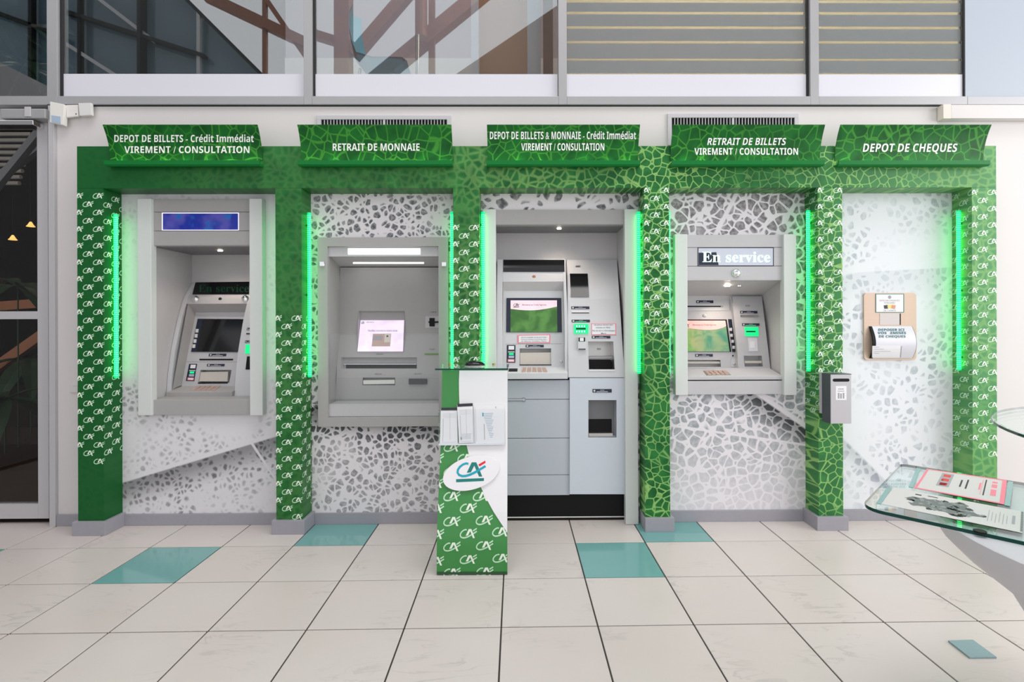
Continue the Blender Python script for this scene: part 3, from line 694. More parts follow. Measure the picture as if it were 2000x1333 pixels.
IQ1 = [(382.5, 610.8), (489, 610.3), (461, 756), (354.2, 756)]
panel('inner_panel', IQ1, Y1i, 'panel_light', t1, [(391.5, 723, 447.5, 748.5, .05, 'liner', 'receipt_recess')])
bz = patch('screen_bezel', [(386.9, 623), (478.3, 623.6), (467.2, 688), (373.9, 687.6)], Y1i, 'navy', t1, .005)
patch('screen', [(396, 624.2), (477.4, 624.6), (466.4, 687), (384, 686.8)], off(Y1i, -.005), 'black_gloss', bz, .001, .001)
for bx, by in ((385.2, 646.5), (383.4, 656.3), (381.2, 666.5), (378.9, 676.5)):
    patch('soft_key', [(bx - 2.2, by - 3.6), (bx + 3, by - 3.6), (bx + 2.2, by + 3.6), (bx - 3, by + 3.6)], off(Y1i, -.005), 'off_white', bz, .003)
label_strip([(408.8, 691.3), (442.2, 691.3), (441.6, 696), (407.9, 696)], Y1i, t1)
patch('note_slot', rect(389.8, 701.3, 455.3, 704.2), Y1i, 'black', t1, .002)
patch('seam', [(364.5, 707), (464, 707.4), (464, 707.9), (364.4, 707.5)], Y1i, 'liner_dark', t1, .0006)
label_strip([(405.2, 711.3), (439, 711.3), (438.3, 715.8), (404.4, 715.8)], Y1i, t1)
stickers([(370, 711.2), (385.2, 711.2), (379.6, 744.8), (363.5, 744.2)], Y1i, t1)
patch('receipt_flap', [(394, 727), (447.2, 726), (446, 745), (388.5, 745)], off(Y1i, .022), 'cream', t1, .012, .014)
patch('receipt_edge', [(387.5, 747.8), (445, 747.4), (444.5, 749.4), (387, 749.8)], Y1i, 'black', t1, .003)
zk0, zk1, zk2 = at(400, 754.3, .20).z, at(400, 766, .10).z, at(400, 776, .10).z
MB().prism([(.22, zk0), (.10, zk1), (.10, zk2), (.22, zk2)], 'x', FA1, FB1 - .001).build('keyboard_shelf', 'panel_grey', t1, .003)
def shelf1(px, py):
    Y = .15
    for _ in range(10): Y = .10 + (at(px, py, Y).z - zk1) / (zk0 - zk1) * .12
    return at(px, py, Y)
keypad([(385, 754.8), (432, 754.8), (421, 764), (372, 764)], shelf1, t1)
for q in ([(483, 640.5), (495, 640.5), (494.6, 645), (482, 645)], [(479.5, 665.4), (495, 665.4), (494.5, 670), (478.5, 670)]): label_strip(q, off(Y1, -.006), t1)
patch('card_slot', [(481.5, 651.2), (494, 651.2), (493.6, 653.4), (481, 653.4)], off(Y1, -.006), 'black', t1)
patch('card_reader', [(480.8, 673), (494, 673), (492.5, 691), (479, 691)], off(Y1, -.006), 'reader_green', t1, .004)
patch('contactless_pad', [(483, 696.5), (494, 696.5), (492.6, 722), (480, 722)], off(Y1, -.006), 'black', t1, .004)
boxp('base_strip', 'black', t1, -2.307, -1.687, .135, .30, z01 + .0005, .7815)

# ------------------------------------------------------------------ machine 2: coins, lilac screen
Y2 = prof([(1.70, .20), (1.19, .20), (.915, .122), (.70, .122)])
R2 = -.034
A, B = at(620, 464, R2), at(876.3, 833, R2); a, b = at(639.3, 481.5, R2), at(857.4, 815.3, R2)
t2 = thing('coin_machine', ((A.x + B.x) / 2, 0, B.z), 'grey wall coin machine with a lilac screen and lit lamp strip', 'coin machine', 'machines set in the leaf wall')
holed(A.x, B.x, B.z, A.z, R2, -.0035, [(a.x, b.x, b.z, a.z)]).build('frame', 'panel_grey', t2)
xl2, xr2 = a.x - .006, b.x + .012
zlb = at(740, 501.3, -.012).z; zcb = at(740, 522.7, .20).z
boxp('lamp_housing', 'panel_light', t2, xl2, xr2, -.012, .035, zlb, a.z + .01, .002)
patch('lamp_strip', rect(680, 485.8, 820.8, 497.3), -.012, 'lamp_white', t2, .002)
niche(t2, xl2 - .0, xr2, at(740, 789, -.01).z - .01, zlb + .01, .23, zcb, m='panel_grey', mc='liner')
patch('ceiling_strip', rect(690, 512.6, 828, 515.6), lambda z: .031 + (zlb + .01 - z) / max(1e-4, (zlb + .01 - zcb)) * .2, 'lamp_white', t2, .003)  # thin white emissive strip on the niche ceiling
panel('fascia', [(664.5, 522.9), (864, 522.9), (864, 788), (655.5, 788)], Y2, 'panel_grey', t2,
      [(700, 608, 789.6, 687.5, .055, 'liner', 'screen_recess'), (666.8, 698.4, 814.4, 720.7, .05, 'liner', 'coin_tray'), (708.5, 738, 771.7, 752.8, .02, 'liner_dark', 'receipt_recess')], thick=.008, nv=14)
patch('screen', [(704.3, 626), (789.3, 625.8), (787, 687), (698.2, 687)], prof([(1.29, .225), (1.05, .15)]), 'screen_lilac', t2, .002, .006)
Ys = prof([(1.29, .223), (1.05, .148)])
emblem_at('emblem', 708.8, 630, 7, Ys, 'cau', 'teal_dark', t2, .0008)
text('lettering', 'CREDIT AGRICOLE', 715.5, 731, 630.6, 1.8, Ys, 'ink_teal', t2, .0008)
text('lettering', 'Veuillez introduire votre carte', 718.5, 776, 648, 4, Ys, 'ink_teal', t2, .0008)
pic = patch('picture', [(728.5, 652.5), (764, 652), (762, 677), (726, 677)], Ys, 'pink_key', t2, .0007)
patch('picture_detail', [(728.5, 656), (747.5, 655.8), (746.5, 665), (727.5, 665)], Ys, 'mauve', pic, .0012); patch('picture_detail', [(751.5, 652.5), (763.5, 652.5), (762, 669), (750.5, 669)], Ys, 'beige', pic, .0012); patch('picture_detail', [(755, 655.5), (758.5, 655.5), (758.5, 658.5), (755, 658.5)], Ys, 'ink', pic, .0018)
patch('coin_mouth', [(676, 712.5), (813.3, 712.5), (813.3, 720), (676, 720)], off(Y2, .03), 'black', t2, .004)
patch('tray_ledge', [(672, 711), (813.6, 711), (813.6, 712.6), (672, 712.6)], off(Y2, .026), 'alu_light', t2, .006)
patch('receipt_roll', [(710, 743), (771.2, 742), (771.2, 750), (710, 751)], off(Y2, .012), 'ivory', t2, .006)
patch('note_mouth', rect(798.9, 740, 834.5, 750.8), Y2, 'black_gloss', t2, .012, bevel=.003)
patch('outline_plate', rect(840.3, 575.2, 853, 588.2), Y2, 'panel_grey', t2, .0015)
patch('reader_plate', rect(831, 618, 860, 641), Y2, 'panel_light', t2, .003)
MB(); patch('card_slot', rect(839, 621.5, 849, 637.8), off(Y2, -.003), 'black', t2, .006); patch('card_slot', rect(837.2, 628, 856.5, 631), off(Y2, -.003), 'black', t2, .009)
patch('light_bar', rect(829.4, 690.3, 862, 693.6), Y2, 'green_bar', t2, .003)
for s, p0, p1, yy in (('MONNAIE', 735, 748, 693.2), ('RECUS', 732.6, 745.5, 732.2), ('BILLETS', 809.5, 823.6, 731.8), ('CARTE', 840.5, 852.5, 611), ('TICKET', 838, 850, 683.8)):
    text('caption', s, p0, p1, yy, 2.2, Y2, 'ink', t2, .001)
zs = at(740, 789, -.01).z
boxp('lower_sill', 'panel_light', t2, a.x - .004, b.x + .004, -.010, .122, b.z + .0006, zs, .004)
patch('keyhole', [(837, 801), (843, 801), (843, 804.5), (837, 804.5)], -.010, 'liner', t2, .002)
for cx in (629.7, 867.2): MB().box(*(lambda p: (p.x - .016, p.x + .016, R2 - .014, R2 - .0002, p.z - .015, p.z + .015))(at(cx, 516.5, R2))).build('glass_clip', 'chrome', t2, .004)
gp = at(640, 722, .0)
boxp('cover_glass', 'acrylic', t2, a.x + .0005, b.x - .0005, -.0205, -.0145, zs + .0006, at(740, 652, -.02).z)

# ------------------------------------------------------------------ machine 3: tall, standing on the floor
Y3 = prof([(1.69, .265), (1.602, .209), (1.43, .108), (1.23, .031), (1.05, .005), (.90, .0)])
Y3L = prof([(1.68, .155), (1.60, .118), (1.43, .062), (1.23, .018), (1.05, .003), (.90, .0)])
Y3i = off(Y3L, .055)
t3 = thing('deposit_machine', (.23, .1, 0), 'tall grey deposit machine standing on the floor with two notices taped on', 'deposit machine', 'machines set in the leaf wall')
rails(t3, (943.5, 969), (1220.7, 1245.8), 408.5, 0, z0=.002)
xa3, xb3 = at(968, 600, HF).x, at(1222, 600, HF).x
header(t3, xa3, xb3, [(409.5, 438.4)], 'panel_grey')
zc3 = at(1090, 438.6, HF).z
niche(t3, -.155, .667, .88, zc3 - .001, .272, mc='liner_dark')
boxp('niche_lip', 'panel_grey', t3, xa3, xb3, HF + .001, .031, zc3 - .001, zc3 + .004)
spot(t3, at(1092, 443, .09).x, .09, zc3 - .001, .013)
DV = .303; zt3 = on(1045, 507.3, Y3L).z; zt3m = on(1150, 508, Y3).z
slab('cheek', -.146, -.110, Y3L, .915, zt3, 'module_white', t3, .003, .05)
slab('cheek', DV - .018, DV - .001, Y3L, .915, zt3, 'module_white', t3, .003, .05)
slab('top_block', -.1095, DV - .0185, Y3L, on(1043, 550.4, Y3L).z, zt3, 'module_white', t3, 0, .05)
patch('header_display', [(983.3, 507.8), (1102.2, 507.8), (1102.6, 531.4), (982.8, 531.4)], Y3L, 'black_gloss', t3, .004, nv=3)
MB().dome(on(1043, 541, Y3L), .012, .003).build('camera_eye', 'copper', t3, smooth=True)
loft('recess_top', ((982.5, 550.4), (1104.5, 550.4)), Y3L, ((984.3, 568.5), (1101.7, 568.5)), Y3i, 'liner', t3)
loft('recess_side', ((982.5, 550.4), (980.5, 722)), Y3L, ((984.3, 568.5), (982, 720)), Y3i, 'liner', t3)
loft('recess_side', ((1104.5, 550.4), (1106.4, 722)), Y3L, ((1101.7, 568.5), (1104, 720)), Y3i, 'liner', t3)
panel('inner_panel', [(984, 568.3), (1102, 568.3), (1104.4, 720), (981.8, 720)], Y3i, 'module_white', t3, [(1015, 681, 1076.6, 713.4, .05, 'liner', 'note_recess')])
bz = patch('screen_bezel', [(989.3, 582.5), (1096, 582.5), (1097.4, 649.4), (988.6, 649.4)], Y3i, 'navy', t3, .006, nv=3)
patch('screen', [(997.2, 587), (1087.8, 587), (1088.6, 648.8), (997, 648.8)], off(Y3i, -.006), 'screen_green', bz, .001, .0008, nv=3)
S3 = off(Y3i, -.0075)
poly('screen_header', [(997.2, 587)] + [(997.2 + 90.6 * k / 12, 587) for k in range(1, 13)] + [(1087.8 - 90.6 * k / 12, 603.5 + 5 * math.sin(k / 12 * 3.1) - 3.5 * (1 - k / 12) * 1.2) for k in range(13)], S3, 'screen_pinkhead', bz, .0005, .0003)
emblem_at('emblem', 1008.5, 596, 12, S3, 'cau', 'ink', bz, .001); text('lettering', 'Bienvenue au Crédit Agricole', 1020, 1067, 597.3, 3.2, S3, 'ink', bz, .001)
nb = patch('notice', [(1011, 655), (1074.8, 653.6), (1074.4, 670.3), (1011, 670.6)], Y3i, 'pink', t3, .004)
patch('notice_sheet', [(1013.2, 656.3), (1073, 655), (1072.4, 668.8), (1013.2, 669.2)], off(Y3i, -.004), 'paper', nb, .0008, .0006)
for k, s in enumerate(('NE PAS INSERER DE BILLETS PLIES', 'Retirez les élastiques et trombones avant', 'de déposer les billets. Merci')):
    text('lettering', s, 1018, 1067, 660.4 + 3.6 * k, 1.9, off(Y3i, -.005), 'ink_teal', nb, .0007, .0, 0)
patch('seam', [(988, 672.3), (1098, 671.6), (1098, 672.1), (988, 672.8)], Y3i, 'liner_dark', t3, .0006)
label_strip([(1026.8, 674), (1062, 674), (1062, 678.6), (1026.8, 678.6)], Y3i, t3)
patch('note_flap', [(1015.6, 689.4), (1076, 688.6), (1076.2, 712.2), (1015.4, 712.2)], off(Y3i, .022), 'cream', t3, .012, .014)
patch('note_edge', [(1014.6, 712.4), (1077, 712.4), (1077, 714), (1014.6, 714)], Y3i, 'black', t3, .003)
stickers([(990, 674.4), (1006.8, 674.4), (1006.4, 708.8), (989.6, 708.8)], Y3i, t3)
kp = patch('key_plate', rect(1091.4, 695.8, 1101.7, 712.4), Y3i, 'module_white', t3, .003)
MB().dome(on(1096.3, 707.3, off(Y3i, -.003)), .010, .004).build('lock', 'steel', kp, smooth=True)
zk0, zk1, zk2 = at(1040, 717.8, .05).z, at(1040, 729, -.035).z, at(1040, 741, -.035).z
MB().prism([(.058, zk0), (-.035, zk1), (-.035, zk2), (.058, zk2)], 'x', -.144, DV - .004).build('keyboard_shelf', 'module_white', t3, .003)
def shelf3(px, py):
    Y = .0
    for _ in range(10): Y = -.035 + (at(px, py, Y).z - zk1) / (zk0 - zk1) * .093
    return at(px, py, Y)
keypad([(1020, 719), (1067, 719), (1071, 727.8), (1017, 727.8)], shelf3, t3)
c = [shelf3(x, y) for x, y in ((994, 721), (1011, 721), (1010.6, 726.3), (993, 726.3))]; mb = MB(); mb.v = c + [p + Vector((0, 0, .003)) for p in c]; mb.f = [[4, 5, 6, 7]] + [[k, (k + 1) % 4, 4 + (k + 1) % 4, 4 + k] for k in range(4)]; mb.build('small_display', 'black', t3)
# right-hand module, curved front with its openings
panel('module_panel', [(1107.2, 508), (1205, 508), (1220, 737.6), (1111, 737.6)], off(Y3, -.012), 'module_white', t3, [(1148.4, 667.3, 1200.9, 722.2, .14, 'steel', 'bag_recess')], thick=.02, nv=18)
slab('module_flank', DV + .0005, DV + .004, Y3, .915, zt3m, 'module_white', t3, .011, .06)
boxp('top_filler', 'module_white', t3, -.146, DV - .0005, Y3L(zt3) + .001, .271, zt3 - .012, zt3)
YM = off(Y3, -.012)
patch('plate', rect(1124.4, 519, 1133.2, 522.4), YM, 'steel', t3, .002)
patch('contactless_pad', [(1112.8, 534.8), (1147.4, 534.8), (1150.2, 580), (1114.8, 580)], YM, 'black_gloss', t3, .006, nv=3)
label_strip([(1115.6, 599), (1151, 599), (1151.3, 603.9), (1115.8, 603.9)], YM, t3)
patch('ticket_slot', rect(1115.8, 607, 1150.4, 610.8), YM, 'off_white', t3, .006); patch('ticket_slot', rect(1117, 610.8, 1150.4, 612), YM, 'black', t3, .003)
label_strip([(1116.6, 624.8), (1152, 624.8), (1152.2, 629.8), (1116.8, 629.8)], YM, t3, glow=True)
rd = patch('card_reader', rect(1121, 633.2, 1148.8, 652), YM, 'reader_green', t3, .008)
patch('card_mouth', rect(1125, 641, 1144, 644), off(YM, -.008), 'black', rd, .001)
for k in range(4): patch('light_dot', rect(1125.5 + k * 5, 636.2, 1127.8 + k * 5, 638.8), off(YM, -.008), 'en_letters', rd, .0008, .0006); patch('light_dot', rect(1125.5 + k * 5, 646.6, 1127.8 + k * 5, 649.2), off(YM, -.008), 'en_letters', rd, .0008, .0006)
nb = patch('notice', rect(1155, 632, 1203.2, 654.6), YM, 'pink', t3, .003)
patch('notice_sheet', rect(1156.4, 633.2, 1201.8, 653.4), off(YM, -.003), 'paper', nb, .0008, .0006)
for k, (s, p0, p1) in enumerate((('Les pièces doivent être', 1160, 1197), ('insérées en VRAC', 1164, 1192.5), ("Pas de sacs ni d'enveloppes", 1157.5, 1200.8), ('Merci', 1174, 1184))):
    text('lettering', s, p0, p1, (635.8, 641.2, 647.3, 652.8)[k], 2.4, off(YM, -.004), 'ink_teal', nb, .0007, .008)
label_strip([(1156, 656.5), (1192, 656.5), (1192, 661.4), (1156, 661.4)], YM, t3)
kb = patch('key_holder', [(1128.2, 658.4), (1144, 658.4), (1144.4, 684), (1128.4, 684)], YM, 'module_white', t3, .018, bevel=.001)
patch('card_print', rect(1130, 659.6, 1142.8, 667.4), off(YM, -.018), 'black', kb, .0012); patch('card_print', rect(1132.5, 660.2, 1140, 666.6), off(YM, -.018), 'paper', kb, .002)
patch('card_print', rect(1130, 681.4, 1143.6, 683.6), off(YM, -.018), 'ink', kb, .0012)
patch('recess_shelf', [(1149, 696.5), (1194, 695.8), (1194, 699), (1149, 699.5)], off(Y3, .10), 'alu_light', t3, .03, .05); patch('plate', rect(1167, 680.5, 1173.5, 683.5), off(Y3, .124), 'off_white', t3, .002)
patch('recess_lip', rect(1149, 722.2, 1201, 724.6), YM, 'paper', t3, .004)
patch('recess_tray', [(1149, 703), (1192, 703), (1198, 719), (1149, 719)], off(Y3, .08), 'black', t3, .01, .03)
# lower cabinet: four drawer fronts, one tall door, plinth
for k, (y0, y1) in enumerate(((743.2, 780.3), (781.2, 856), (857, 928), (929, 968))):
    boxp('drawer_front', 'cabinet_blue', t3, -.137, at(1112, 850, 0).x, .0, .05, at(1040, y1, 0).z, at(1040, y0, 0).z, .0015)
hd = on(1023, 781, 0.0)
MB().tube((hd.x, .0, hd.z), (hd.x, -.004, hd.z), .013, 16).box(at(985, 781, 0).x, hd.x - .006, -.0035, .0, hd.z - .008, hd.z + .008).build('handle_slot', 'liner_dark', t3)
MB().tube((hd.x, -.0045, hd.z), (hd.x, -.0055, hd.z), .009, 16).box(at(985, 781, 0).x, hd.x - .006, -.0052, -.004, hd.z - .005, hd.z + .005).build('handle_insert', 'cabinet_blue', t3)
panel('cabinet_door', [(1112.6, 738.8), (1221.5, 738.8), (1221.5, 966), (1112.6, 966)], -.012, 'cabinet_pale', t3, [(1149.2, 782, 1204, 855.2, .12, 'cabinet_pale', 'coin_recess')], thick=.03, nv=4)
label_strip(rect(1157.4, 760.4, 1194.6, 767), -.012, t3)
boxp('coin_bowl', 'black', t3, at(1149, 800, .06).x, at(1194, 800, .06).x, .045, .105, at(1170, 845, .05).z, at(1170, 819, .05).z, .004)
boxp('bowl_rim', 'steel', t3, at(1149, 800, .02).x, at(1196, 800, .02).x, .005, .045, at(1170, 853, .02).z, at(1170, 846, .02).z, .002)
boxp('plinth', 'black', t3, -.142, .663, .03, .30, .001, at(1100, 967.5, .03).z, 0)
boxp('plinth_strip', 'off_white', t3, -.142, .663, .024, .0295, at(1100, 1011.8, .024).z, at(1100, 1010.0, .024).z)
boxp('cabinet_body', 'liner_dark', t3, -.140, .663, .0505, .29, at(1100, 967, .05).z + .001, .879)

# ------------------------------------------------------------------ machine 4: lit "En service"
Y4 = prof([(1.447, .27), (1.378, .234), (1.248, .183), (1.14, .161), (.955, .15)])
Y4i = off(Y4, .04)
t4 = thing('cash_machine', (1.31, 0, at(1440, 772.5, RF).z), 'grey wall cash machine with En service lit in white letters', 'cash machine', 'machines set in the leaf wall')
rails(t4, (1319, 1343.2), (1531.5, 1555.8), 457.5, 772.5)
xa4, xb4 = at(1341, 600, HF).x, at(1533.5, 600, HF).x
header(t4, xa4, xb4, [(458.8, 483.6), (483.9, 520), (520.3, 547.4)], 'panel_light')
dd = patch('display_frame', rect(1362.6, 483.8, 1511, 519.8), HF, 'black', t4, .002)
patch('display', rect(1364, 485, 1509.6, 518.8), off(HF, -.002), 'sky_reflection', dd, .001, .001); patch('display_shade', [(1364.5, 494), (1399, 493), (1403.5, 518.2), (1364.5, 518.2)], off(HF, -.003), 'navy', dd, .0006, .0005)  # reflected sky painted in as the display's pale tone
text('lettering', 'En service', 1371.5, 1504, 512.2, 19.5, off(HF, -.003), 'en_letters', dd, .0022, .0, 0, style='serif')
MB().dome(at(1437.7, 533.8, HF), .0285, .02, 24, 7).build('mirror_dome', 'chrome', t4, smooth=True)
zc4 = at(1440, 547.6, HF).z; zcb4 = at(1440, 578, .285).z
niche(t4, 1.019, 1.667, at(1440, 738, -.02).z - .03, zc4 - .001, .285, zcb4, mc='liner')
boxp('niche_lip', 'panel_light', t4, xa4, xb4, HF + .001, .031, zc4 - .001, zc4 + .004)
zsl = zc4 - .001 + (zcb4 - zc4) * (.10 - .031) / (.254)
spot(t4, at(1420.5, 559.5, .10).x, .10, zsl, .017); spot(t4, at(1444, 559.5, .10).x, .10, zsl, .011, lit=False)
DV4 = 1.4485
zt4 = on(1450, 580, Y4).z; zb4 = on(1450, 719.7, Y4).z
panel('left_panel', [(1330, 580.3), (1430.5, 580.3), (1443, 719.7), (1330, 719.7)], Y4i, 'panel_light', t4, [(1331, 703.5, 1408, 717, .045, 'liner', 'note_recess')])
patch('note_bar', rect(1332, 706.2, 1407.2, 710.3), off(Y4i, .02), 'cream', t4, .012, .02)
patch('slot_board', rect(1331, 585.3, 1423.6, 607), Y4i, 'module_white', t4, .005, bevel=.001)
label_strip(rect(1360, 587.2, 1393, 592.4), off(Y4i, -.005), t4); patch('statement_slot', rect(1332, 597.6, 1407.5, 600), off(Y4i, -.005), 'black', t4, .002)
patch('slot_end', rect(1407.6, 597, 1411.8, 600.4), off(Y4i, -.005), 'steel', t4, .003)
MB().dome(on(1375.9, 617.6, Y4i), .0155, .006).build('camera_eye', 'steel', t4, smooth=True)
bz = patch('screen_bezel', [(1331, 624.4), (1418.7, 624.4), (1427.8, 687.6), (1331, 687.6)], Y4i, 'black', t4, .005, nv=2)
S4 = off(Y4i, -.006)
patch('screen', [(1332, 626.6), (1416.6, 626.6), (1425, 687), (1332, 687)], off(Y4i, -.005), 'screen_mixed', bz, .001, .0008, nv=2)
poly('screen_header', [(1332, 626.6), (1416.6, 626.6), (1418.2, 637), (1412, 640.5), (1400, 643.6), (1386, 644.8), (1372, 644.4), (1358, 643), (1345, 641.5), (1332, 641)], S4, 'screen_redhead', bz, .0012, .0005)
emblem_at('emblem', 1340.5, 635, 12, S4, 'cau', 'ink', bz, .002); text('lettering', 'Bienvenue au Crédit Agricole', 1353, 1398.5, 636.3, 3, S4, 'ink', bz, .002)
sk = patch('soft_key_strip', [(1421.8, 623.8), (1428.4, 623.8), (1436.8, 687.8), (1430, 687.8)], Y4i, 'navy', t4, .006, nv=6)
for bx, by in ((1427, 643.8), (1428.6, 655.4), (1430.6, 667), (1432.6, 678.8)): patch('soft_key', rect(bx - 2.4, by - 2.9, bx + 2.4, by + 2.9), off(Y4i, -.006), 'off_white', sk, .003)
label_strip(rect(1358, 692, 1392, 697), Y4i, t4)
MB().dome(on(1431.4, 695.3, Y4i), .006, .003).build('status_lamp', 'ink', t4)
kp = patch('key_plate', rect(1428, 700.6, 1439.4, 716.6), Y4i, 'module_white', t4, .003); MB().dome(on(1434, 712, off(Y4i, -.003)), .009, .004).build('lock', 'steel', kp, smooth=True)
panel('module_panel', [(1430, 580), (1488, 579.6), (1504.6, 719.7), (1443, 719.7)], Y4, 'panel_light', t4, [(1452.4, 695.3, 1490, 716.6, .05, 'liner', 'receipt_recess')], thick=.012, nv=14)
slab('module_side', DV4 - .003, DV4, Y4, zb4, zt4, 'liner', t4, -.0005, .055)
patch('plate', rect(1456, 596, 1464.6, 599.2), Y4, 'ink_grey', t4, .002)
label_strip(rect(1445.6, 607.8, 1479, 612.6), Y4, t4); patch('ticket_slot', rect(1446, 615.7, 1481.4, 619.4), Y4, 'steel', t4, .006)
label_strip(rect(1449.5, 632, 1483, 636.8), Y4, t4, glow=True)
rd = patch('card_reader', [(1454, 639.4), (1480, 639.4), (1481, 657), (1455.5, 657)], Y4, 'reader_green', t4, .006); patch('card_mouth', rect(1457.5, 646.8, 1475.5, 649.2), off(Y4, -.006), 'black', rd, .001)
cp = patch('contactless_pad', [(1460.6, 660.4), (1478, 660.4), (1479.8, 686.4), (1462.4, 686.4)], Y4, 'white_band', t4, .004); patch('pad_print', rect(1465, 667, 1474, 680), off(Y4, -.004), 'paper', cp, .0008)
patch('receipt_bar', rect(1452.8, 705, 1486, 709.6), off(Y4, .02), 'cream', t4, .012, .02)
zk0, zk1, zk2 = at(1440, 719.7, .15).z, at(1440, 736.2, -.026).z, at(1440, 742.3, -.026).z
MB().prism([(.27, zk0 + .005), (.15, zk0), (-.026, zk1), (-.026, zk2), (.27, zk2)], 'x', 1.021, 1.657).build('keyboard_shelf', 'panel_light', t4, .002)
def shelf4(px, py):
    Y = .0
    for _ in range(14): Y = -.026 + (at(px, py, Y).z - zk1) / (zk0 - zk1) * .176
    return at(px, py, Y)
kq = [(1374.5, 725.8), (1417, 725.2), (1425.5, 733), (1382, 733.8)]
c = [shelf4(*p) for p in ((1373, 725), (1418.5, 724.5), (1428, 733.6), (1380.5, 734.4))]; mb = MB(); mb.v = c + [p + Vector((0, 0, .002)) for p in c]; mb.f = [[4, 5, 6, 7]] + [[k, (k + 1) % 4, 4 + (k + 1) % 4, 4 + k] for k in range(4)]; kb = mb.build('keypad_plate', 'steel', t4)
keypad(kq, lambda a, b: shelf4(a, b) + Vector((0, 0, .002)), t4)
boxp('lower_panel', 'panel_light', t4, xa4, xb4, -.027, .03, at(1440, 771, -.03).z, at(1440, 744.6, -.03).z, .002)
boxp('shadow_gap', 'black', t4, xa4, 1.63, -.014, .03, at(1440, 744.4, -.03).z, zk2 - .0005)

# ------------------------------------------------------------------ cheque drop plate in the last bay
P0, P1 = at(1687, 572.6, -.012), at(1789.5, 703.4, -.012)
t5 = thing('cheque_drop', ((P0.x + P1.x) / 2, 0, P1.z), 'satin metal cheque drop plate reading DEPOSER ICI on the pale mural', 'cheque drop')
r = .022; pl = []
for cx, cz, a0 in ((P1.x - r, P0.z - r, 0), (P0.x + r, P0.z - r, 90), (P0.x + r, P1.z + r, 180), (P1.x - r, P1.z + r, 270)):
    for k in range(6): a = math.radians(a0 + 18 * k); pl.append((cx + r * math.cos(a), cz + r * math.sin(a)))
MB().prism(pl, 'y', -.014, -.0032).build('plate', 'satin_metal', t5)
sg_ = patch('notice', rect(1710, 574.2, 1765.2, 610.8), -.014, 'teal_dark', t5, .003); patch('notice_sheet', rect(1711.2, 575.4, 1764, 609.8), -.017, 'paper', sg_, .0008, .0006)
for s, p0, p1, y in (('NOTEZ SUR CHAQUE DOS', 1718, 1757, 588.8), ('VOTRE NUMERO', 1727, 1748, 593.4), ('DE COMPTE', 1726, 1750, 608.4)): text('lettering', s, p0, p1, y, 2.8, -.0178, 'ink_grey', sg_, .0007)
MB().dome(at(1737.6, 580.8, -.0178), .011, .0008).build('print', 'ink_grey', sg_)
for q, m in (([(1726, 597), (1736, 595.5), (1734, 603.4), (1727, 603.6)], 'navy'), ([(1733, 595.5), (1747, 595), (1745, 602), (1734, 603)], 'brass'), ([(1741, 596), (1749.5, 596.8), (1748, 604), (1740, 602.6)], 'copper')): patch('print', q, -.0178, m, sg_, .0006 + .0002 * len(m) / 6, .0005)
patch('paper_slip', rect(1718, 612.8, 1756.6, 635), -.014, 'slip_paper', t5, .002); patch('slip_slot', rect(1756.8, 612.8, 1759, 635), -.014, 'black', t5, .0022)
xa, xb = at(1697.4, 660, -.02).x, at(1781.4, 660, -.02).x; za, zb = at(1740, 700.2, -.02).z, at(1740, 637.6, -.02).z
def chute(z): s = (z - za) / (zb - za); return -.0155 - .040 * math.sin(math.pi * min(1, max(0, s * .92 + .06)))
slab('chute_cover', xa + .020, xb, chute, za, zb, 'white_band', t5, 0, .003, 14)
slab('chute_side', xa + .004, xa + .0195, lambda z: chute(z) * .9 - .002, za, zb, 'black', t5, 0, .008, 14)
slab('chute_edge', xb + .0004, xb + .003, chute, za, zb, 'ink', t5, -.001, .004, 14)
for s, p0, p1, y in (('DEPOSER ICI', 1715.2, 1766, 646.8), ('VOS  .EMISES', 1714, 1769.2, 652.8), ('DE CHEQUES', 1716.4, 1768.4, 659.6)): text('lettering', s, p0, p1, y, 4.6, chute, 'ink_teal', t5, .0025, 0, style='bold')
patch('envelope', [(1704, 676), (1760, 676), (1758.5, 698.6), (1703, 698.6)], chute, 'paper', t5, .003, nv=4)
patch('envelope_edge', [(1759, 676.5), (1760.8, 676), (1758.8, 698.6), (1757, 698.6)], chute, 'ink_grey', t5, .0035, nv=4)
for y in (678, 682, 686.5, 690): patch('print', [(1707, y), (1717 + (y % 3) * 9, y), (1717 + (y % 3) * 9, y + .6), (1707, y + .6)], off(chute, -.003), 'ink_grey', t5, .0008)

# ------------------------------------------------------------------ litter box on the fifth pillar
q0, q1 = at(1621.8, 731.5, -.255), at(1663.5, 828, -.255)
tb = thing('litter_box', ((q0.x + q1.x) / 2, -.2, q1.z), 'small grey metal litter box with a slot mounted on the fifth pillar', 'litter box')
boxp('body', 'bin_grey', tb, q0.x + .002, q1.x, -.2535, -.172, q1.z, q0.z - .002, .002)
boxp('side_plate', 'bin_dark', tb, q0.x, q0.x + .0018, -.2535, -.172, q1.z, q0.z - .002)
boxp('back_plate', 'bin_grey', tb, q0.x - .003, q1.x - .01, -.1715, PF - .0015, q1.z + .045, q0.z + .002, .001)
boxp('lid', 'bin_dark', tb, q0.x - .001, q1.x + .001, -.2545, -.171, q0.z - .0018, q0.z + .0015)
sl = [];  c0, c1 = at(1629.5, 743, -.2536), at(1656, 743, -.2536); rr = .009
for cx, a0 in ((c1.x, -90), (c0.x, 90)):
    for k in range(9): a = math.radians(a0 + 22.5 * k); sl.append((cx + rr * math.cos(a), c0.z + rr * math.sin(a)))
MB().prism(sl, 'y', -.2545, -.2534).build('slot', 'black', tb)
st = patch('sticker', rect(1632.2, 754.4, 1653.2, 781.8), -.2535, 'paper', tb, .0008)
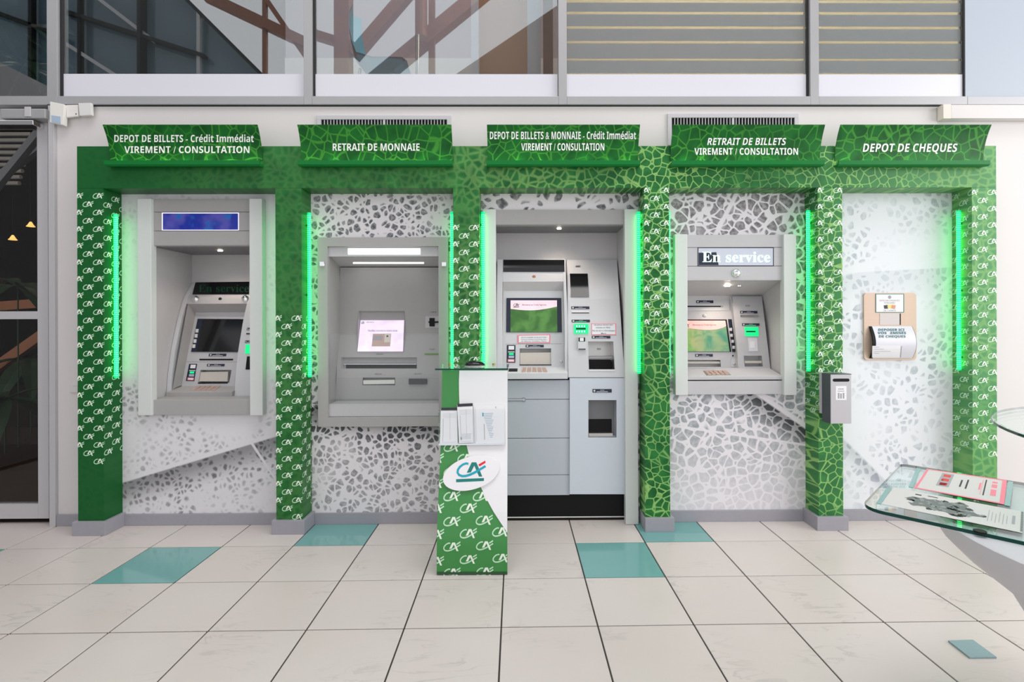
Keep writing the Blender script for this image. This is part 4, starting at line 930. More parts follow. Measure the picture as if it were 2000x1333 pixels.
for q in (rect(1637, 759.5, 1648, 761), rect(1636, 763.8, 1649, 765), rect(1636.5, 768, 1639.5, 779), rect(1641, 769, 1644, 779), rect(1646, 768, 1649, 779)): patch('print', q, -.2543, 'ink_grey', st, .0005)

# ------------------------------------------------------------------ totem stand with leaflets
ZT = [(722, 2.751), (790, 2.73), (865, 2.694), (926, 2.642), (1000, 2.585), (1061, 2.552), (1124, 2.546)]
YT = prof([(H - (y - CY) * d / F, d - D) for y, d in ZT])
tx0, tx1 = at(853, 1110, 2.549 - D).x, at(991, 1110, 2.549 - D).x; ztop = at(920, 723.5, 2.751 - D).z
tt = thing('totem_stand', ((tx0 + tx1) / 2, -.56, 0), 'leaning green and white totem stand with a glass shelf and oval emblem', 'display stand')
slab('front_board', tx0, tx1, YT, .004, ztop, 'green_totem', tt, 0, .012, 26)
slab('back_leg', tx0 + .05, tx1 - .05, lambda z: -.30, .004, ztop - .001, 'off_white', tt, 0, .012, 2)
boxp('foot_bar', 'off_white', tt, tx0 + .05, tx1 - .05, -.655, -.302, .0, .004)
def tprint(name, pts, m, proud): return poly(name, pts, YT, m, tt, proud, .0003)
def strip_poly(name, left, right, m, proud, n=14):   # printed field between two sighted edge lines, following the curve of the board
    def ev(L, y):
        for (x0, y0), (x1, y1) in zip(L, L[1:]):
            if y <= y1: return x0 + (x1 - x0) * (y - y0) / (y1 - y0)
        return L[-1][0]
    mb = MB(); y0, y1 = left[0][1], left[-1][1]
    for k in range(n + 1):
        y = y0 + (y1 - y0) * k / n
        for L in (left, right): p = on(ev(L, y), y, YT); mb.v.append(Vector((min(max(p.x, tx0 + .0005), tx1 - .0005), p.y - proud, p.z)))
    for k in range(n): mb.f.append([2 * k, 2 * k + 1, 2 * k + 3, 2 * k + 2])
    return mb.build(name, m, tt)
strip_poly('white_print', [(897.3, 724), (896.4, 745), (896.8, 775), (898, 800), (904, 840), (911, 868), (915, 885.7), (926, 918), (938.2, 950), (951, 976), (964, 1000), (977, 1020), (990.2, 1040)], [(1000, 724), (1000, 1040)], 'paper', .0030, 40)
TL = []
for k, (x, y) in enumerate([(155, 545), (60, 610), (235, 610), (155, 690), (60, 755), (155, 830), (325, 830), (250, 898), (60, 900), (155, 975), (342, 968), (250, 1045), (437, 1035), (60, 1050), (155, 1122), (344, 1115), (250, 1195), (440, 1187), (60, 1205), (155, 1272), (345, 1266)]):
    p = on(830 + x / 2.9625, 690 + y / 2.9625, YT); TL.append((p.x, p.z))
emblem_field('emblem_print', TL, .088, lambda s, z, e: (s, YT(z) - .0014 - e, z), (tx0 + .001, tx1 - .001), 'logo_white', tt)
strip_poly('bottom_edge', [(853.5, 1117.5), (853.4, 1122.5)], [(991, 1113.5), (991, 1122.5)], 'leaf', .0032, 3)
bc, bw, bh, ba = (920.8, 923.2), 56.5, 31.5, math.radians(17)
el = [(bc[0] + math.cos(a) * bw * math.cos(ba) + math.sin(a) * bh * math.sin(ba), bc[1] - math.cos(a) * bw * math.sin(ba) + math.sin(a) * bh * math.cos(ba)) for a in [2 * math.pi * k / 40 for k in range(40)]]
YB = lambda z: YT(at(920, 923, YT(.5)).z) + (z - at(920, 923, YT(.5)).z) * .32
bd = poly('badge', el, YB, 'paper', tt, .016, .007)
emblem_at('emblem_blue', 920.3, 916, 57.5, YB, 'c', 'teal_blue', bd, .0172); emblem_at('emblem_green', 920.3, 916, 57.5, YB, 'au', 'teal_dark', bd, .0167); emblem_at('emblem_red', 920.3, 916, 57.5, YB, 'r', 'red', bd, .0167)
emblem_at('emblem_blue', 920.3, 916, 57.5, YB, 'c', 'teal_blue', bd, .0170)
# pocket
def PK(z): return YT(z) - .024
pk = patch('leaflet_pocket', [(858, 800), (987, 797), (988, 866.6), (857.6, 868.4)], YT, 'acrylic', tt, .026, .002)
for x0, x1 in ((857.4, 858.6), (986.4, 987.6)): patch('pocket_side', [(x0, 800), (x1, 800), (x1, 867), (x0, 867)], YT, 'acrylic', tt, .026, .025)
patch('pocket_floor', [(858, 866), (987.6, 864.6), (987.6, 867), (858, 868.4)], YT, 'white_band', tt, .0255, .025)
def leaflet(name, quad, pr, label, strip, lines, extra=None):
    t = thing(name, on(*quad[3], off(YT, -pr)), label, 'leaflet', 'leaflets in the totem pocket')
    patch('sheet', quad, YT, 'paper', t, pr, .004)
    Yq = off(YT, -pr)
    if strip: patch('dark_strip', [lerp2(quad, u, v) for u, v in ((0, 0), (1, 0), (1, .075), (-.02 if strip < 0 else 0, .075))], Yq, 'ink', t, .001)
    for (u0, v0, u1, v1, m) in lines: patch('print', [lerp2(quad, u, v) for u, v in ((u0, v0), (u1, v0), (u1, v1), (u0, v1))], Yq, m, t, .0006)
    return t
LN = [(.12, .16 + .012 * k, .9, .163 + .012 * k, 'ink_grey') for k in range(0, 10, 3)] + [(.14, .3, .16, .95, 'ink_grey'), (.55, .15, .56, .9, 'ink_grey'), (.1, .97, .9, .975, 'ink_grey')]
leaflet('leaflet', [(861.5, 797.2), (893, 797), (894.5, 866), (859.5, 867)], .008, 'white leaflet with a dark top strip, leftmost in the totem pocket', 1, LN)
leaflet('leaflet', [(893.2, 789.6), (923.2, 788), (924.5, 864), (897, 865)], .013, 'white leaflet standing higher with a dark top strip, middle of the totem pocket', 1, LN + [(.2, .78, .9, .785, 'ink_grey'), (.2, .80, .85, .92, 'white_band'), (.1, .86, .2, .93, 'ink_grey')])
leaflet('envelope_stack', [(926, 792.5), (985.5, 790), (986.4, 864.5), (929, 865.5)], .010, 'crumpled white envelopes with pale blue print, rightmost in the totem pocket', 0,
        [(.28 + .015 * k, .22 + .045 * k, .62 - .02 * (k % 4), .235 + .045 * k, 'lens_blue') for k in range(15)] + [(.26, .2, .30, .3, 'teal_blue'), (.30, .5, .32, .92, 'ink_grey'), (.02, .04, .05, .95, 'white_band'), (.7, .05, .72, .1, 'ink_grey')])
# glass shelf on the totem
gz = at(920, 723.2, -.56).z
gx0, gx1 = at(849.8, 721, -.56).x, at(992.5, 721, -.56).x
sh = MB().box(gx0, gx1, -.558, -.27, gz, gz + .008).build('glass_shelf', 'desk_glass', tt)
boxp('glass_edge', 'glass_edge', sh, gx0, gx1, -.5605, -.5582, gz, gz + .008)
for cx in (877, 964): p = at(cx, 712, -.36); MB().tube((p.x, -.33, gz + .0085), (p.x, -.33, gz + .016), .009, 14).build('bolt', 'brass', sh)
p = atz(925, 718.5, gz + .009)
tr = thing('pen_rest', (p.x, -.42, gz + .0085), 'small black domed gadget lying on the totem glass shelf', 'gadget')
dm = MB(); N = 20
for j, (rr, zz) in enumerate(((1.0, .006), (.98, .012), (.86, .020), (.62, .027), (.3, .031), (.02, .032))):
    for k in range(N): dm.v.append(Vector((p.x + .056 * rr * math.cos(2 * math.pi * k / N) - .006 * (zz / .03), -.42 + .045 * rr * math.sin(2 * math.pi * k / N), gz + .0085 + zz)))
    if j:
        for k in range(N): dm.f.append([(j - 1) * N + k, (j - 1) * N + (k + 1) % N, j * N + (k + 1) % N, j * N + k])
dm.f.append(list(range(N))[::-1]); dm.build('cover', 'black_gloss', tr, smooth=True)
dm = MB().lathe([(.98, 0), (1.0, .005)], (0, 0), 20); dm.v = [Vector((p.x + .057 * v.x, -.42 + .046 * v.y, gz + .0086 + v.z)) for v in dm.v]; dm.build('base_ring', 'alu_light', tr)

# ------------------------------------------------------------------ glass desk, cut by the right edge of the picture
GZ = .714
nl, flc = atz(1680.7, 989.7, GZ), atz(1760.7, 906, GZ)
nv_ = (flc - nl).normalized(); ev_ = Vector((nv_.y, -nv_.x, 0)); wd = (flc - nl).length; LD = 1.3
dk = thing('writing_desk', (1.66, -1.99, 0), 'two-tier glass writing desk on a flared white pedestal at the right edge', 'desk')
def dpt(a, b, z=GZ): v = nl + ev_ * a + nv_ * b; return Vector((v.x, v.y, z))
rc = .06; pl = []
for (a, b, a0) in ((rc, rc, 180), (LD - rc, rc, 270), (LD - rc, wd - .02, 0), (.02, wd - .02, 90)):
    r_ = rc if b == rc else .02
    for k in range(7):
        an = math.radians(a0 + 15 * k); pl.append(dpt(a + r_ * math.cos(an), b + r_ * math.sin(an)))
pl2 = [(v.x, v.y) for v in pl]
gt = MB().prism(pl2, 'z', GZ - .010, GZ).build('glass_top', 'desk_glass', dk)
mb = MB(); nn = len(pl2)
cx_, cy_ = sum(p[0] for p in pl2) / nn, sum(p[1] for p in pl2) / nn
for z in (GZ - .0098, GZ - .0002):
    for x, y in pl2: d = Vector((x - cx_, y - cy_, 0)).normalized() * .0006; mb.v.append(Vector((x + d.x, y + d.y, z)))
for k in range(nn): mb.f.append([k, (k + 1) % nn, nn + (k + 1) % nn, nn + k])
mb.build('glass_edge', 'glass_edge', gt)
pc = (1.66, -1.99)
MB().lathe([(.0, .0), (.30, .0), (.30, .012), (.25, .05), (.235, .15), (.262, .27), (.29, .40), (.352, .516), (.455, .60), (.498, .645), (.512, .698), (.505, .703), (.0, .7035)][1:], pc, 56).build('pedestal', 'stone_grey', dk, smooth=True)
for da, db in ((.45, .12), (.45, wd - .12), (.95, .12), (.95, wd - .12)):
    v = dpt(da, db)
    if (v.xy - Vector(pc)).length < .47: MB().tube((v.x, v.y, GZ + .0003), (v.x, v.y, GZ + .005), .017, 16).build('bolt_cap', 'black', dk)
v = atz(1914, 1040, GZ); MB().tube((v.x, v.y, GZ + .0003), (v.x, v.y, GZ + .004), .014, 16).build('bolt_cap', 'black', dk)
dcx, dcy, DR, DZ = 1.80, -2.2, .625, .975
MB().lathe([(DR - .003, DZ), (DR, DZ + .003), (DR, DZ + .008), (DR - .003, DZ + .011)], (dcx, dcy), 72).build('glass_disc', 'desk_glass', dk, smooth=True)
mb = MB(); 
for z in (DZ + .002, DZ + .009):
    for k in range(72): a = 2 * math.pi * k / 72; mb.v.append(Vector((dcx + (DR + .0007) * math.cos(a), dcy + (DR + .0007) * math.sin(a), z)))
for k in range(72): mb.f.append([k, (k + 1) % 72, 72 + (k + 1) % 72, 72 + k])
mb.build('disc_edge', 'glass_edge', dk)
MB().tube((1.90, -2.18, GZ + .0005), (1.90, -2.18, DZ), .02, 16).build('disc_post', 'steel', dk)
# sheets lying on the desk
def sheet(name, quad, label, border, prints):
    c = [atz(x, y, GZ + .0008) for x, y in quad]; mid = (c[0] + c[1] + c[2] + c[3]) / 4
    t = thing(name, mid, label, 'sheet', 'printed sheets on the glass desk')
    def sp(u, v, dz): return c[0] * (1 - u) * (1 - v) + c[1] * u * (1 - v) + c[2] * u * v + c[3] * (1 - u) * v + Vector((0, 0, dz))
    def q(nm, uv, m, dz):
        ps = [sp(u, v, dz) for u, v in uv]; mb = MB(); n_ = len(ps); mb.v = ps + [p - Vector((0, 0, .0003)) for p in ps]
        for tri in tessellate_polygon([[Vector((u, v, 0)) for u, v in uv]]): mb.f.append(list(tri)); mb.f.append([k + n_ for k in tri][::-1])
        mb.build(nm, m, t)
    R_ = lambda u0, v0, u1, v1: [(u0, v0), (u1, v0), (u1, v1), (u0, v1)]
    q('paper_sheet', R_(0, 0, 1, 1), 'paper_grey', .0004)
    if border: [q('border', R_(*b), border, .0007) for b in ((0, 0, 1, .04), (0, .96, 1, 1), (0, .04, .03, .96), (.95, .04, 1, .96))]
    for nm, uv, m in prints: q(nm, uv if isinstance(uv, list) else R_(*uv), m, .0008 if nm != 'map_patch' else .00095)
random.seed(3)
def rough(pts, amp, n=4):
    out = []
    for (x0, y0), (x1, y1) in zip(pts, pts[1:] + pts[:1]):
        for k in range(n): t = k / n; out.append((x0 + (x1 - x0) * t + random.uniform(-amp, amp) * .5, y0 + (y1 - y0) * t + random.uniform(-amp, amp)))
    return out
mapo = [(.14, .45), (.20, .33), (.30, .28), (.42, .27), (.50, .22), (.56, .15), (.62, .22), (.60, .33), (.66, .42), (.64, .52), (.70, .60), (.76, .58), (.74, .66), (.66, .70), (.62, .82), (.57, .90), (.52, .80), (.44, .78), (.38, .80), (.30, .72), (.22, .78), (.19, .66), (.24, .56), (.17, .52)]
mapp = [('map_print', rough(mapo, .035), 'map_grey'), ('map_print', [(.46, .5), (.52, .44), (.58, .52), (.54, .62), (.48, .6)], 'liner_dark'), ('map_print', (.20, .14, .25, .19), 'ink'), ('map_print', (.30, .12, .38, .15), 'ink'), ('map_print', [(.5, .82), (.56, .78), (.57, .88), (.53, .88)], 'ink'), ('map_print', (.69, .58, .76, .64), 'ink')]
mapp += [('text_line', (.77 + .025 * k, .25 + .06 * (k % 3), .7735 + .025 * k, .8 - .05 * (k % 2)), 'ink_grey') for k in range(6)] + [('text_line', (.93, .3, .95, .7), 'ink_grey')] + [('bar_print', (.985, .05 * k + .02, 1.0, .05 * k + .045), 'ink') for k in range(19)]
def inside(p, poly_):
    c = False
    for (x0, y0), (x1, y1) in zip(poly_, poly_[1:] + poly_[:1]):
        if (y0 > p[1]) != (y1 > p[1]) and p[0] < (x1 - x0) * (p[1] - y0) / (y1 - y0) + x0: c = not c
    return c
k = 0
while k < 44:
    p = (random.uniform(.16, .75), random.uniform(.18, .88))
    if inside(p, mapo): k += 1; mapp.append(('map_patch', rough([(p[0] + .03 * math.cos(a), p[1] + .05 * math.sin(a)) for a in (0, 1.5, 3, 4.5)], .02, 2), random.choice(['map_dark', 'map_mid', 'map_mid'])))
sheet('map_sheet', [(1745.9, 952.6), (1999, 1000.5), (1997, 1042), (1721.5, 985)], 'grey sheet with a dark map and text lines on the glass desk', None, mapp)
pr = [('coupon_print', (.22, .1, .37, .72), 'ink_grey'), ('coupon_print', (.25, .16, .34, .28), 'red'), ('coupon_print', (.25, .36, .34, .48), 'red'), ('coupon_print', (.25, .56, .34, .68), 'red'), ('text_line', (.48, .3, .5, .62), 'ink'), ('text_line', (.55, .25, .57, .66), 'ink'), ('text_line', (.7, .3, .72, .6), 'pink'), ('text_line', (.76, .12, .775, .8), 'ink'), ('text_line', (.73, .12, .735, .8), 'pink'), ('figure_print', [(.84, .15), (.90, .15), (.90, .22), (.84, .22)], 'pink'), ('figure_print', (.84, .28, .9, .42), 'pink'), ('figure_print', (.84, .5, .9, .75), 'pink')]
sheet('offer_sheet', [(1810.5, 916.5), (1966.5, 939), (1961.5, 986.5), (1785.5, 954)], 'pale sheet with a red border and coupon print on the glass desk', 'pink', pr)
def hold(a, b): 
    A_, B_ = atz(*a, GZ + .0005), atz(*b, GZ + .0005); return A_, B_
for a, b in (((1794, 916), (1779, 953)), ((1974, 942), (1967, 989)), ((1737, 954), (1716, 985))):
    A_, B_ = hold(a, b); MB().bar(A_ + Vector((0, 0, .0008)), B_ + Vector((0, 0, .0008)), .012, .0015).build('holder_strip', 'teal_tile', dk)

# ------------------------------------------------------------------ floor cover plate
c = [atz(x, y, .0005) for x, y in ((1851.8, 1254.6), (1900, 1253), (1946.5, 1287), (1894, 1287.6))]
mb = MB(); mb.v = c + [p + Vector((0, 0, .006)) for p in c]; mb.f = [[0, 1, 2, 3], [4, 5, 6, 7]] + [[k, (k + 1) % 4, 4 + (k + 1) % 4, 4 + k] for k in range(4)]
mat('cover_blue', (.25, .36, .38), .5, noise=.1, nscale=120)
mb.build('floor_cover', 'cover_blue', None, label='flat blue-grey metal cover plate lying on the floor, lower right', cat='cover plate')

# ------------------------------------------------------------------ upper windows with mullions
ZW0, ZB = at(800, 190.6, 0).z, at(800, 143.5, 0).z; ZTOP = 4.3
def vx(px): return at(px, 190, -.01).x
tr_n = 6
def mull(a, b, z0, z1, m='alu', y0=-.02, y1=.06):
    global tr_n; tr_n += 1
    return MB().box(a, b, y0, y1, z0, z1).build('trim_%d' % tr_n, m, bevel=.002, kind='structure')
for a, b in ((94.5, 115), (594.5, 610.7), (1090.8, 1107), (1581.3, 1598)): mull(vx(a), vx(b), Z_FB, ZTOP)
WIN = [(119.3, 594.5, 0), (614, 1089.4, 0), (1107, 1577.6, 1), (1598, 1884.8, 1)]
for k, (a, b, film) in enumerate(WIN):
    lo = {0: 115, 1: 610.7, 2: 1107, 3: 1598}[k]; hi = {0: 594.5, 1: 1090.8, 2: 1581.3, 3: 1887}[k]
    mull(vx(lo) + .0004, vx(hi) - .0004, Z_FB, ZW0)
    w = thing('window_%d' % (k + 1), (vx((a + b) / 2), 0, ZW0), None, None, None, 'structure')
    boxp('glass_pane', 'window_glass', w, vx(a), vx(b), .012, .018, ZW0 + .0005, ZTOP)
    boxp('white_band', 'white_band', w, vx(a), vx(b), .0085, .0115, ZW0 + .0005, ZB)
    g0, g1 = (vx(lo), vx(a)) if k < 2 else (vx(b), vx(hi))
    if g1 - g0 > .002: boxp('gasket', 'gasket', w, g0 + .0005, g1 - .0005, -.002, .018, ZW0 + .0005, ZTOP)
    if film:
        ys = [(143, 118.2), (114.6, 84.6), (80, 56.2), (51.4, 28), (23, 5), (0, -22), (-27, -50), (-55, -80)]
        for y1, y0 in ys: boxp('frosted_strip', 'frosted_film', w, vx(a) + .001, vx(b) - .001, .019, .020, at(1300, y1, .019).z, at(1300, y0, .019).z)
mull(vx(1887) + .0004, 4.6, Z_FB, ZW0)
tag(MB().box(vx(1887) + .0005, 4.6, -.004, .05, ZW0 + .0004, ZTOP).build('wall_upper', 'wall_panel_pale'), kind='structure')
MB().box(vx(1885) , vx(1887), -.003, .03, ZW0 + .0004, ZTOP).build('trim_30', 'gasket', kind='structure')
boxp('trim_31', 'gasket', None, X_DR, 4.6, -.004, .028, Z_FB - .006, Z_FB - .0005, kind='structure')

# ------------------------------------------------------------------ left: glazed door, transom, post
YD = .05
pxl = -4.6
mull(at(94.8, 600, -.02).x, X_DR - .0005, 0, Z_FB - .007, 'alu_light', -.02, .10)
mull(pxl, vx(94.5) - .0005, at(40, 207.5, 0).z, ZW0, 'alu')
dr = thing('door_1', (at(30, 600, YD).x, YD, 0), None, None, None, 'structure')
dl, drx = -4.3, at(94, 600, YD - .02).x
zt = at(40, 212, YD - .02).z; zg = at(40, 249, YD - .02).z; zm1, zm0 = at(40, 608.5, YD - .02).z, at(40, 623.8, YD - .02).z; zb1, zb0 = at(40, 985.5, YD - .02).z, at(40, 1014, YD - .02).z
xg = at(73, 600, YD - .02).x
boxp('door_stile', 'alu_light', dr, xg, drx, YD - .02, YD + .03, zb0, zt, .002)
boxp('top_rail', 'alu_light', dr, dl, xg - .0004, YD - .02, YD + .03, zg, zt, .002); boxp('middle_rail', 'alu_light', dr, dl, xg - .0004, YD - .02, YD + .03, zm0, zm1, .002); boxp('bottom_rail', 'alu_light', dr, dl, xg - .0004, YD - .02, YD + .03, zb0, zb1, .002)
boxp('glass_pane', 'door_glass', dr, dl, xg - .0004, YD, YD + .006, zm1 + .0004, zg - .0004); boxp('glass_pane', 'door_glass', dr, dl, xg - .0004, YD, YD + .006, zb1 + .0004, zm0 - .0004)
cl = boxp('door_closer', 'alu', dr, at(5, 225, -.03).x, at(93, 225, -.03).x, -.045, YD - .0205, at(50, 233, -.03).z, at(50, 214, -.03).z, .006)
boxp('closer_bracket', 'alu_light', cl, at(48, 225, -.05).x, at(60, 225, -.05).x, -.052, -.0455, at(50, 229, -.04).z, at(50, 210, -.04).z, .002)
boxp('closer_arm', 'chrome', dr, dl + .5, at(68, 240, -.03).x, -.04, YD - .0205, at(50, 245, -.03).z, at(50, 236, -.03).z, .004)
tw = thing('window_5', (pxl + .5, 0, ZW0), None, None, None, 'structure')
boxp('glass_pane', 'window_glass', tw, pxl, vx(94.5) - .001, .012, .018, ZW0 + .0005, ZTOP)

# ------------------------------------------------------------------ small boxes on the wall, switch, trunking
def tilted(name, q, y0, y1, m, label, cat):
    t = thing(name, at(*q[3], y1), label, cat); mb = MB(); A = [at(x, y, y0) for x, y in q]; mb.v = A + [Vector((p.x, y1, p.z)) for p in A]
    mb.f = [[0, 1, 2, 3], [4, 5, 6, 7]] + [[k, (k + 1) % 4, 4 + (k + 1) % 4, 4 + k] for k in range(4)]; mb.build('case', m, t, .003); return t
d_ = tilted('motion_detector', [(97.5, 198), (125.2, 203.8), (123.5, 244.5), (97, 239)], -.050, -.0215, 'ivory', 'cream motion detector with a blue lens beside the door head', 'detector')
patch('lens', [(101, 225.5), (113, 225), (119.5, 229), (118.8, 242.5), (101.5, 239)][:1] + [(118.5, 228), (118.8, 242), (101.5, 238.6)], -.050, 'lens_blue', d_, .003)
d_ = tilted('junction_box', [(129.2, 205), (152, 204.5), (152.5, 227), (129.8, 229.5)], -.034, -.0205, 'ivory', 'square cream junction box next to the motion detector', 'junction box'); patch('screw', rect(147.6, 221.6, 149.6, 223.8), -.034, 'ink', d_, .001)
tilted('junction_box', [(152.6, 201.4), (177.4, 200.8), (178.8, 225), (155, 226.2)], -.040, -.0205, 'off_white', 'square cream junction box furthest from the door, set slightly higher', 'junction box')
sw = thing('light_switch', at(146, 766, -.001), 'white light switch half hidden by the leftmost pillar', 'light switch')
patch('plate', rect(138.5, 740.5, 153.5, 766.5), 0.0, 'wall_white', sw, .008, .0078, bevel=.001); patch('rocker', rect(142.5, 746, 153, 753.5), -.008, 'off_white', sw, .003)
ct = thing('cable_trunking', at(1920, 232, 0), 'white cable trunking with a beige end cap along the upper right wall', 'trunking')
A, B = at(1845, 204.6, -.05), at(1845, 231.2, -.05)
boxp('duct', 'wall_white', ct, at(1858, 215, -.05).x + .0005, 4.59, -.05, -.0045, B.z, A.z, .002); boxp('end_cap', 'beige', ct, at(1842.5, 215, -.052).x, at(1858, 215, -.052).x, -.052, -.0045, B.z - .002, A.z + .002, .002)

# ------------------------------------------------------------------ room behind the upper windows
def vbox(name, m, px0, py0, px1, py1, Y, dep, parent=None, **tags):
    a, b = at(px0, py0, Y), at(px1, py1, Y); return MB().box(min(a.x, b.x), max(a.x, b.x), Y, Y + dep, min(a.z, b.z), max(a.z, b.z)).build(name, m, parent, **tags)
YR = 3.0
zd = at(700, 115, YR).z
MB().box(X_DR + .06, 4.6, YR, YR + .05, zd, 8).build('wall_room', 'mauve', kind='structure'); MB().box(X_DR + .06, 4.6, YR - .02, YR + .05, 2.63, zd).build('wall_room_dado', 'cream_wall', kind='structure')
MB().box(X_DR + .06, 4.6, .07, YR + .05, 2.55, 2.62).build('floor_upper', 'cream_wall', kind='structure')
MB().box(.34, 4.6, 1.1, 1.14, 2.63, 8).build('wall_office', 'yellow_wall', kind='structure')
for k, (px, w_) in enumerate(((927, 14), (1043, 26))): a = at(px - w_ / 2, 60, .4).x; b = at(px + w_ / 2, 60, .4).x; MB().box(a, b, .4, .46, 2.63, 7).build('partition_post', 'white_band' if k == 0 else 'wall_panel_pale', None, label=('narrow pale partition post behind the second upper window', 'wide pale partition post behind the second upper window')[k], cat='post')
a, b = at(936, 60, .5), at(1030, 60, .5); MB().box(a.x, b.x, .5, .54, 2.63, 7).build('tan_board', 'tan', None, label='tan board behind the second upper window', cat='board')
a, b = at(1061, 60, .35), at(1080, 60, .35); MB().box(a.x, b.x, .35, .39, 2.63, 7).build('dark_board', 'black', None, label='narrow black board behind the second upper window', cat='board')
p = at(816, 100, .35); MB().tube((p.x - .01, .35, 2.63), (p.x, .35, at(816, 68, .35).z), .013, 16).build('chrome_pole', 'chrome', None, smooth=True, label='slim chrome pole behind the second upper window', cat='pole')
lt = thing('office_fill_light', (2.2, .6, 5.2), 'unseen long white fill lamp added behind the frosted windows', 'lamp')  # unseen lamp added to brighten the yellow wall and frosted strips
MB().box(.6, 3.8, .5, .7, 5.2, 5.25).build('diffuser', 'office_fill_glow', lt); MB().box(.6, 3.8, .48, .72, 5.2505, 5.29).build('housing', 'alu', lt)
for xx in (.9, 3.5): MB().tube((xx, .6, 5.29), (xx, .6, 6.2), .006, 6).build('hanger', 'alu', lt)
# shell chair seen through the glass
def chair(px, sgn, Y, label):
    s = at(px, 137, Y); t = thing('shell_chair', (s.x, Y, 2.62), label, 'chair'); sz = s.z - .03
    mb = MB(); NU, NV = 10, 8
    path = [(-.20, .46), (-.215, .36), (-.20, .22), (-.175, .10), (-.12, .035), (0, .0), (.12, .0), (.21, .012), (.245, -.015)]
    for th in (0, .012):
        for j, (a_, b_) in enumerate(path):
            for i in range(NU + 1):
                u = i / NU * 2 - 1; hw = .20 - .05 * (j < 2) * (2 - j) - .03 * (j > 6); mb.v.append(Vector((s.x + sgn * (a_ + .03 * u * u * (j < 4)), Y + u * hw, sz + b_ + .03 * u * u - th)))
    Q = len(path) * (NU + 1)
    for o_ in (0, Q):
        for j in range(len(path) - 1):
            for i in range(NU): k = o_ + j * (NU + 1) + i; mb.f.append([k, k + 1, k + NU + 2, k + NU + 1])
    mb.build('shell', 'chair_teal', t, smooth=True)
    for a_, b_ in ((-.17, -.17), (-.17, .17), (.18, -.17), (.18, .17)): MB().tube((s.x + sgn * a_ * 1.15, Y + b_ * 1.1, 2.6205), (s.x + sgn * a_ * .7, Y + b_ * .6, sz - .012), .011, 10).build('leg', 'chrome', t)
chair(742, 1, .72, 'teal shell chair side-on behind the second upper window')
# round wall speaker and emergency lamp on the far wall
p = at(450, 45, YR); ws = thing('wall_speaker', (p.x, YR, p.z - .12), 'round pale wall speaker behind the first upper window', 'speaker')
MB().tube((p.x, YR - .001, p.z), (p.x, YR - .03, p.z), .115, 28).build('rim', 'white_band', ws); MB().tube((p.x, YR - .0305, p.z), (p.x, YR - .036, p.z), .09, 28).build('grille', 'mauve', ws)
el_ = vbox('emergency_lamp', 'white_band', 464, 90, 501, 104, YR - .08, .08, None, label='pale emergency lamp behind the first upper window', cat='lamp')

# ------------------------------------------------------------------ planted hall behind the door and transom
MB().box(-9, X_DR - .06, .12, 7, -.05, -.001).build('floor_hall', 'dark_planks', kind='structure')
MB().box(-9, -2.99, 6.5, 6.6, 0, 7).build('wall_hall', 'dark_room', kind='structure'); MB().box(X_DR + .01, X_DR + .05, .12, 6.5, 0, 7).build('wall_hall_side', 'dark_room', kind='structure'); MB().box(-9.1, -9, .12, 6.5, 0, 7).build('wall_hall_left', 'dark_room', kind='structure'); MB().box(-9, X_DR, .12, 6.5, 6.0, 6.05).build('ceiling_hall', 'dark_room', kind='structure')
bed = MB().box(-8.95, X_DR - .06, 2.2, 6.4, .0, .18).build('planting_bed', 'mulch', None, label='dark mulch planting bed beyond the glass door', cat='planting bed')
for k, (a, b, m, lab) in enumerate((((20, 330), (75, 262), 'side_wall', 'grey diagonal brace beyond the upper door glass'), ((0, 345), (75, 290), 'side_wall', 'lower grey diagonal brace beyond the upper door glass'), ((-30, 735), (90, 650), 'wood_orange', 'orange wooden rail sloping behind the lower door glass'), ((-20, 600), (90, 592), 'wood_orange', 'orange level rail behind the middle of the door'))):
    Yk = 1.6 + .13 * k; A_, B_ = at(*a, Yk), at(*b, Yk); dv = B_ - A_; lo_, hi_ = (-8.99 - A_.x) / dv.x, (X_DR + .009 - A_.x) / dv.x
    if dv.z > 0: lo_ = max(lo_, (.0 - A_.z) / dv.z); hi_ = min(hi_, (5.99 - A_.z) / dv.z)
    MB().bar(A_ + dv * lo_, A_ + dv * hi_, .06, .09 if k > 1 else .06).build('brace' if k < 2 else 'rail', m, None, label=lab, cat='beam')
cp_ = thing('corrugated_screen', (at(20, 300, 3).x, 3.0, at(20, 420, 3).z), 'corrugated cream screen seen through the top of the door', 'screen')
for k in range(9): z = at(20, 262 + k * 12, 3).z; MB().tube((at(-60, 300, 3).x, 3.0, z), (at(62 - k * 3, 300, 3).x, 3.0, z), .024, 8).build('rib', 'corrugated', cp_)
random.seed(11)
def palm(px, py, Y, n, L, label, up=.5, lean=0.0):
    b = at(px, py, Y); t = thing('hall_plant', (b.x - lean, Y, .18), label, 'plant', 'plants in the dark hall')
    MB().tube((b.x - lean, Y, .18), (b.x, Y, b.z), .006, 8, .005).build('stem', 'leaf', t)
    for k in range(n):
        a = 2 * math.pi * k / n + random.uniform(-.3, .3); e = random.uniform(-.2, up); d = Vector((math.cos(a), math.sin(a), 0)); s = Vector((-d.y, d.x, 0)); mb = MB(); l = L * random.uniform(.7, 1.1)
        for j in range(6):
            f = j / 5; c = Vector((b.x, Y, b.z)) + d * (l * f) + Vector((0, 0, l * (e * f - .55 * f * f))); w = .055 * l / .6 * (math.sin(math.pi * min(.97, f * .9 + .08))) + .004
            mb.v += [c - s * w + Vector((0, 0, .012)), c, c + s * w + Vector((0, 0, .012))]
        for j in range(5):
            for i in (0, 1): q = j * 3 + i; mb.f.append([q, q + 1, q + 4, q + 3])
        mb.build('leaf', 'leaf', t)
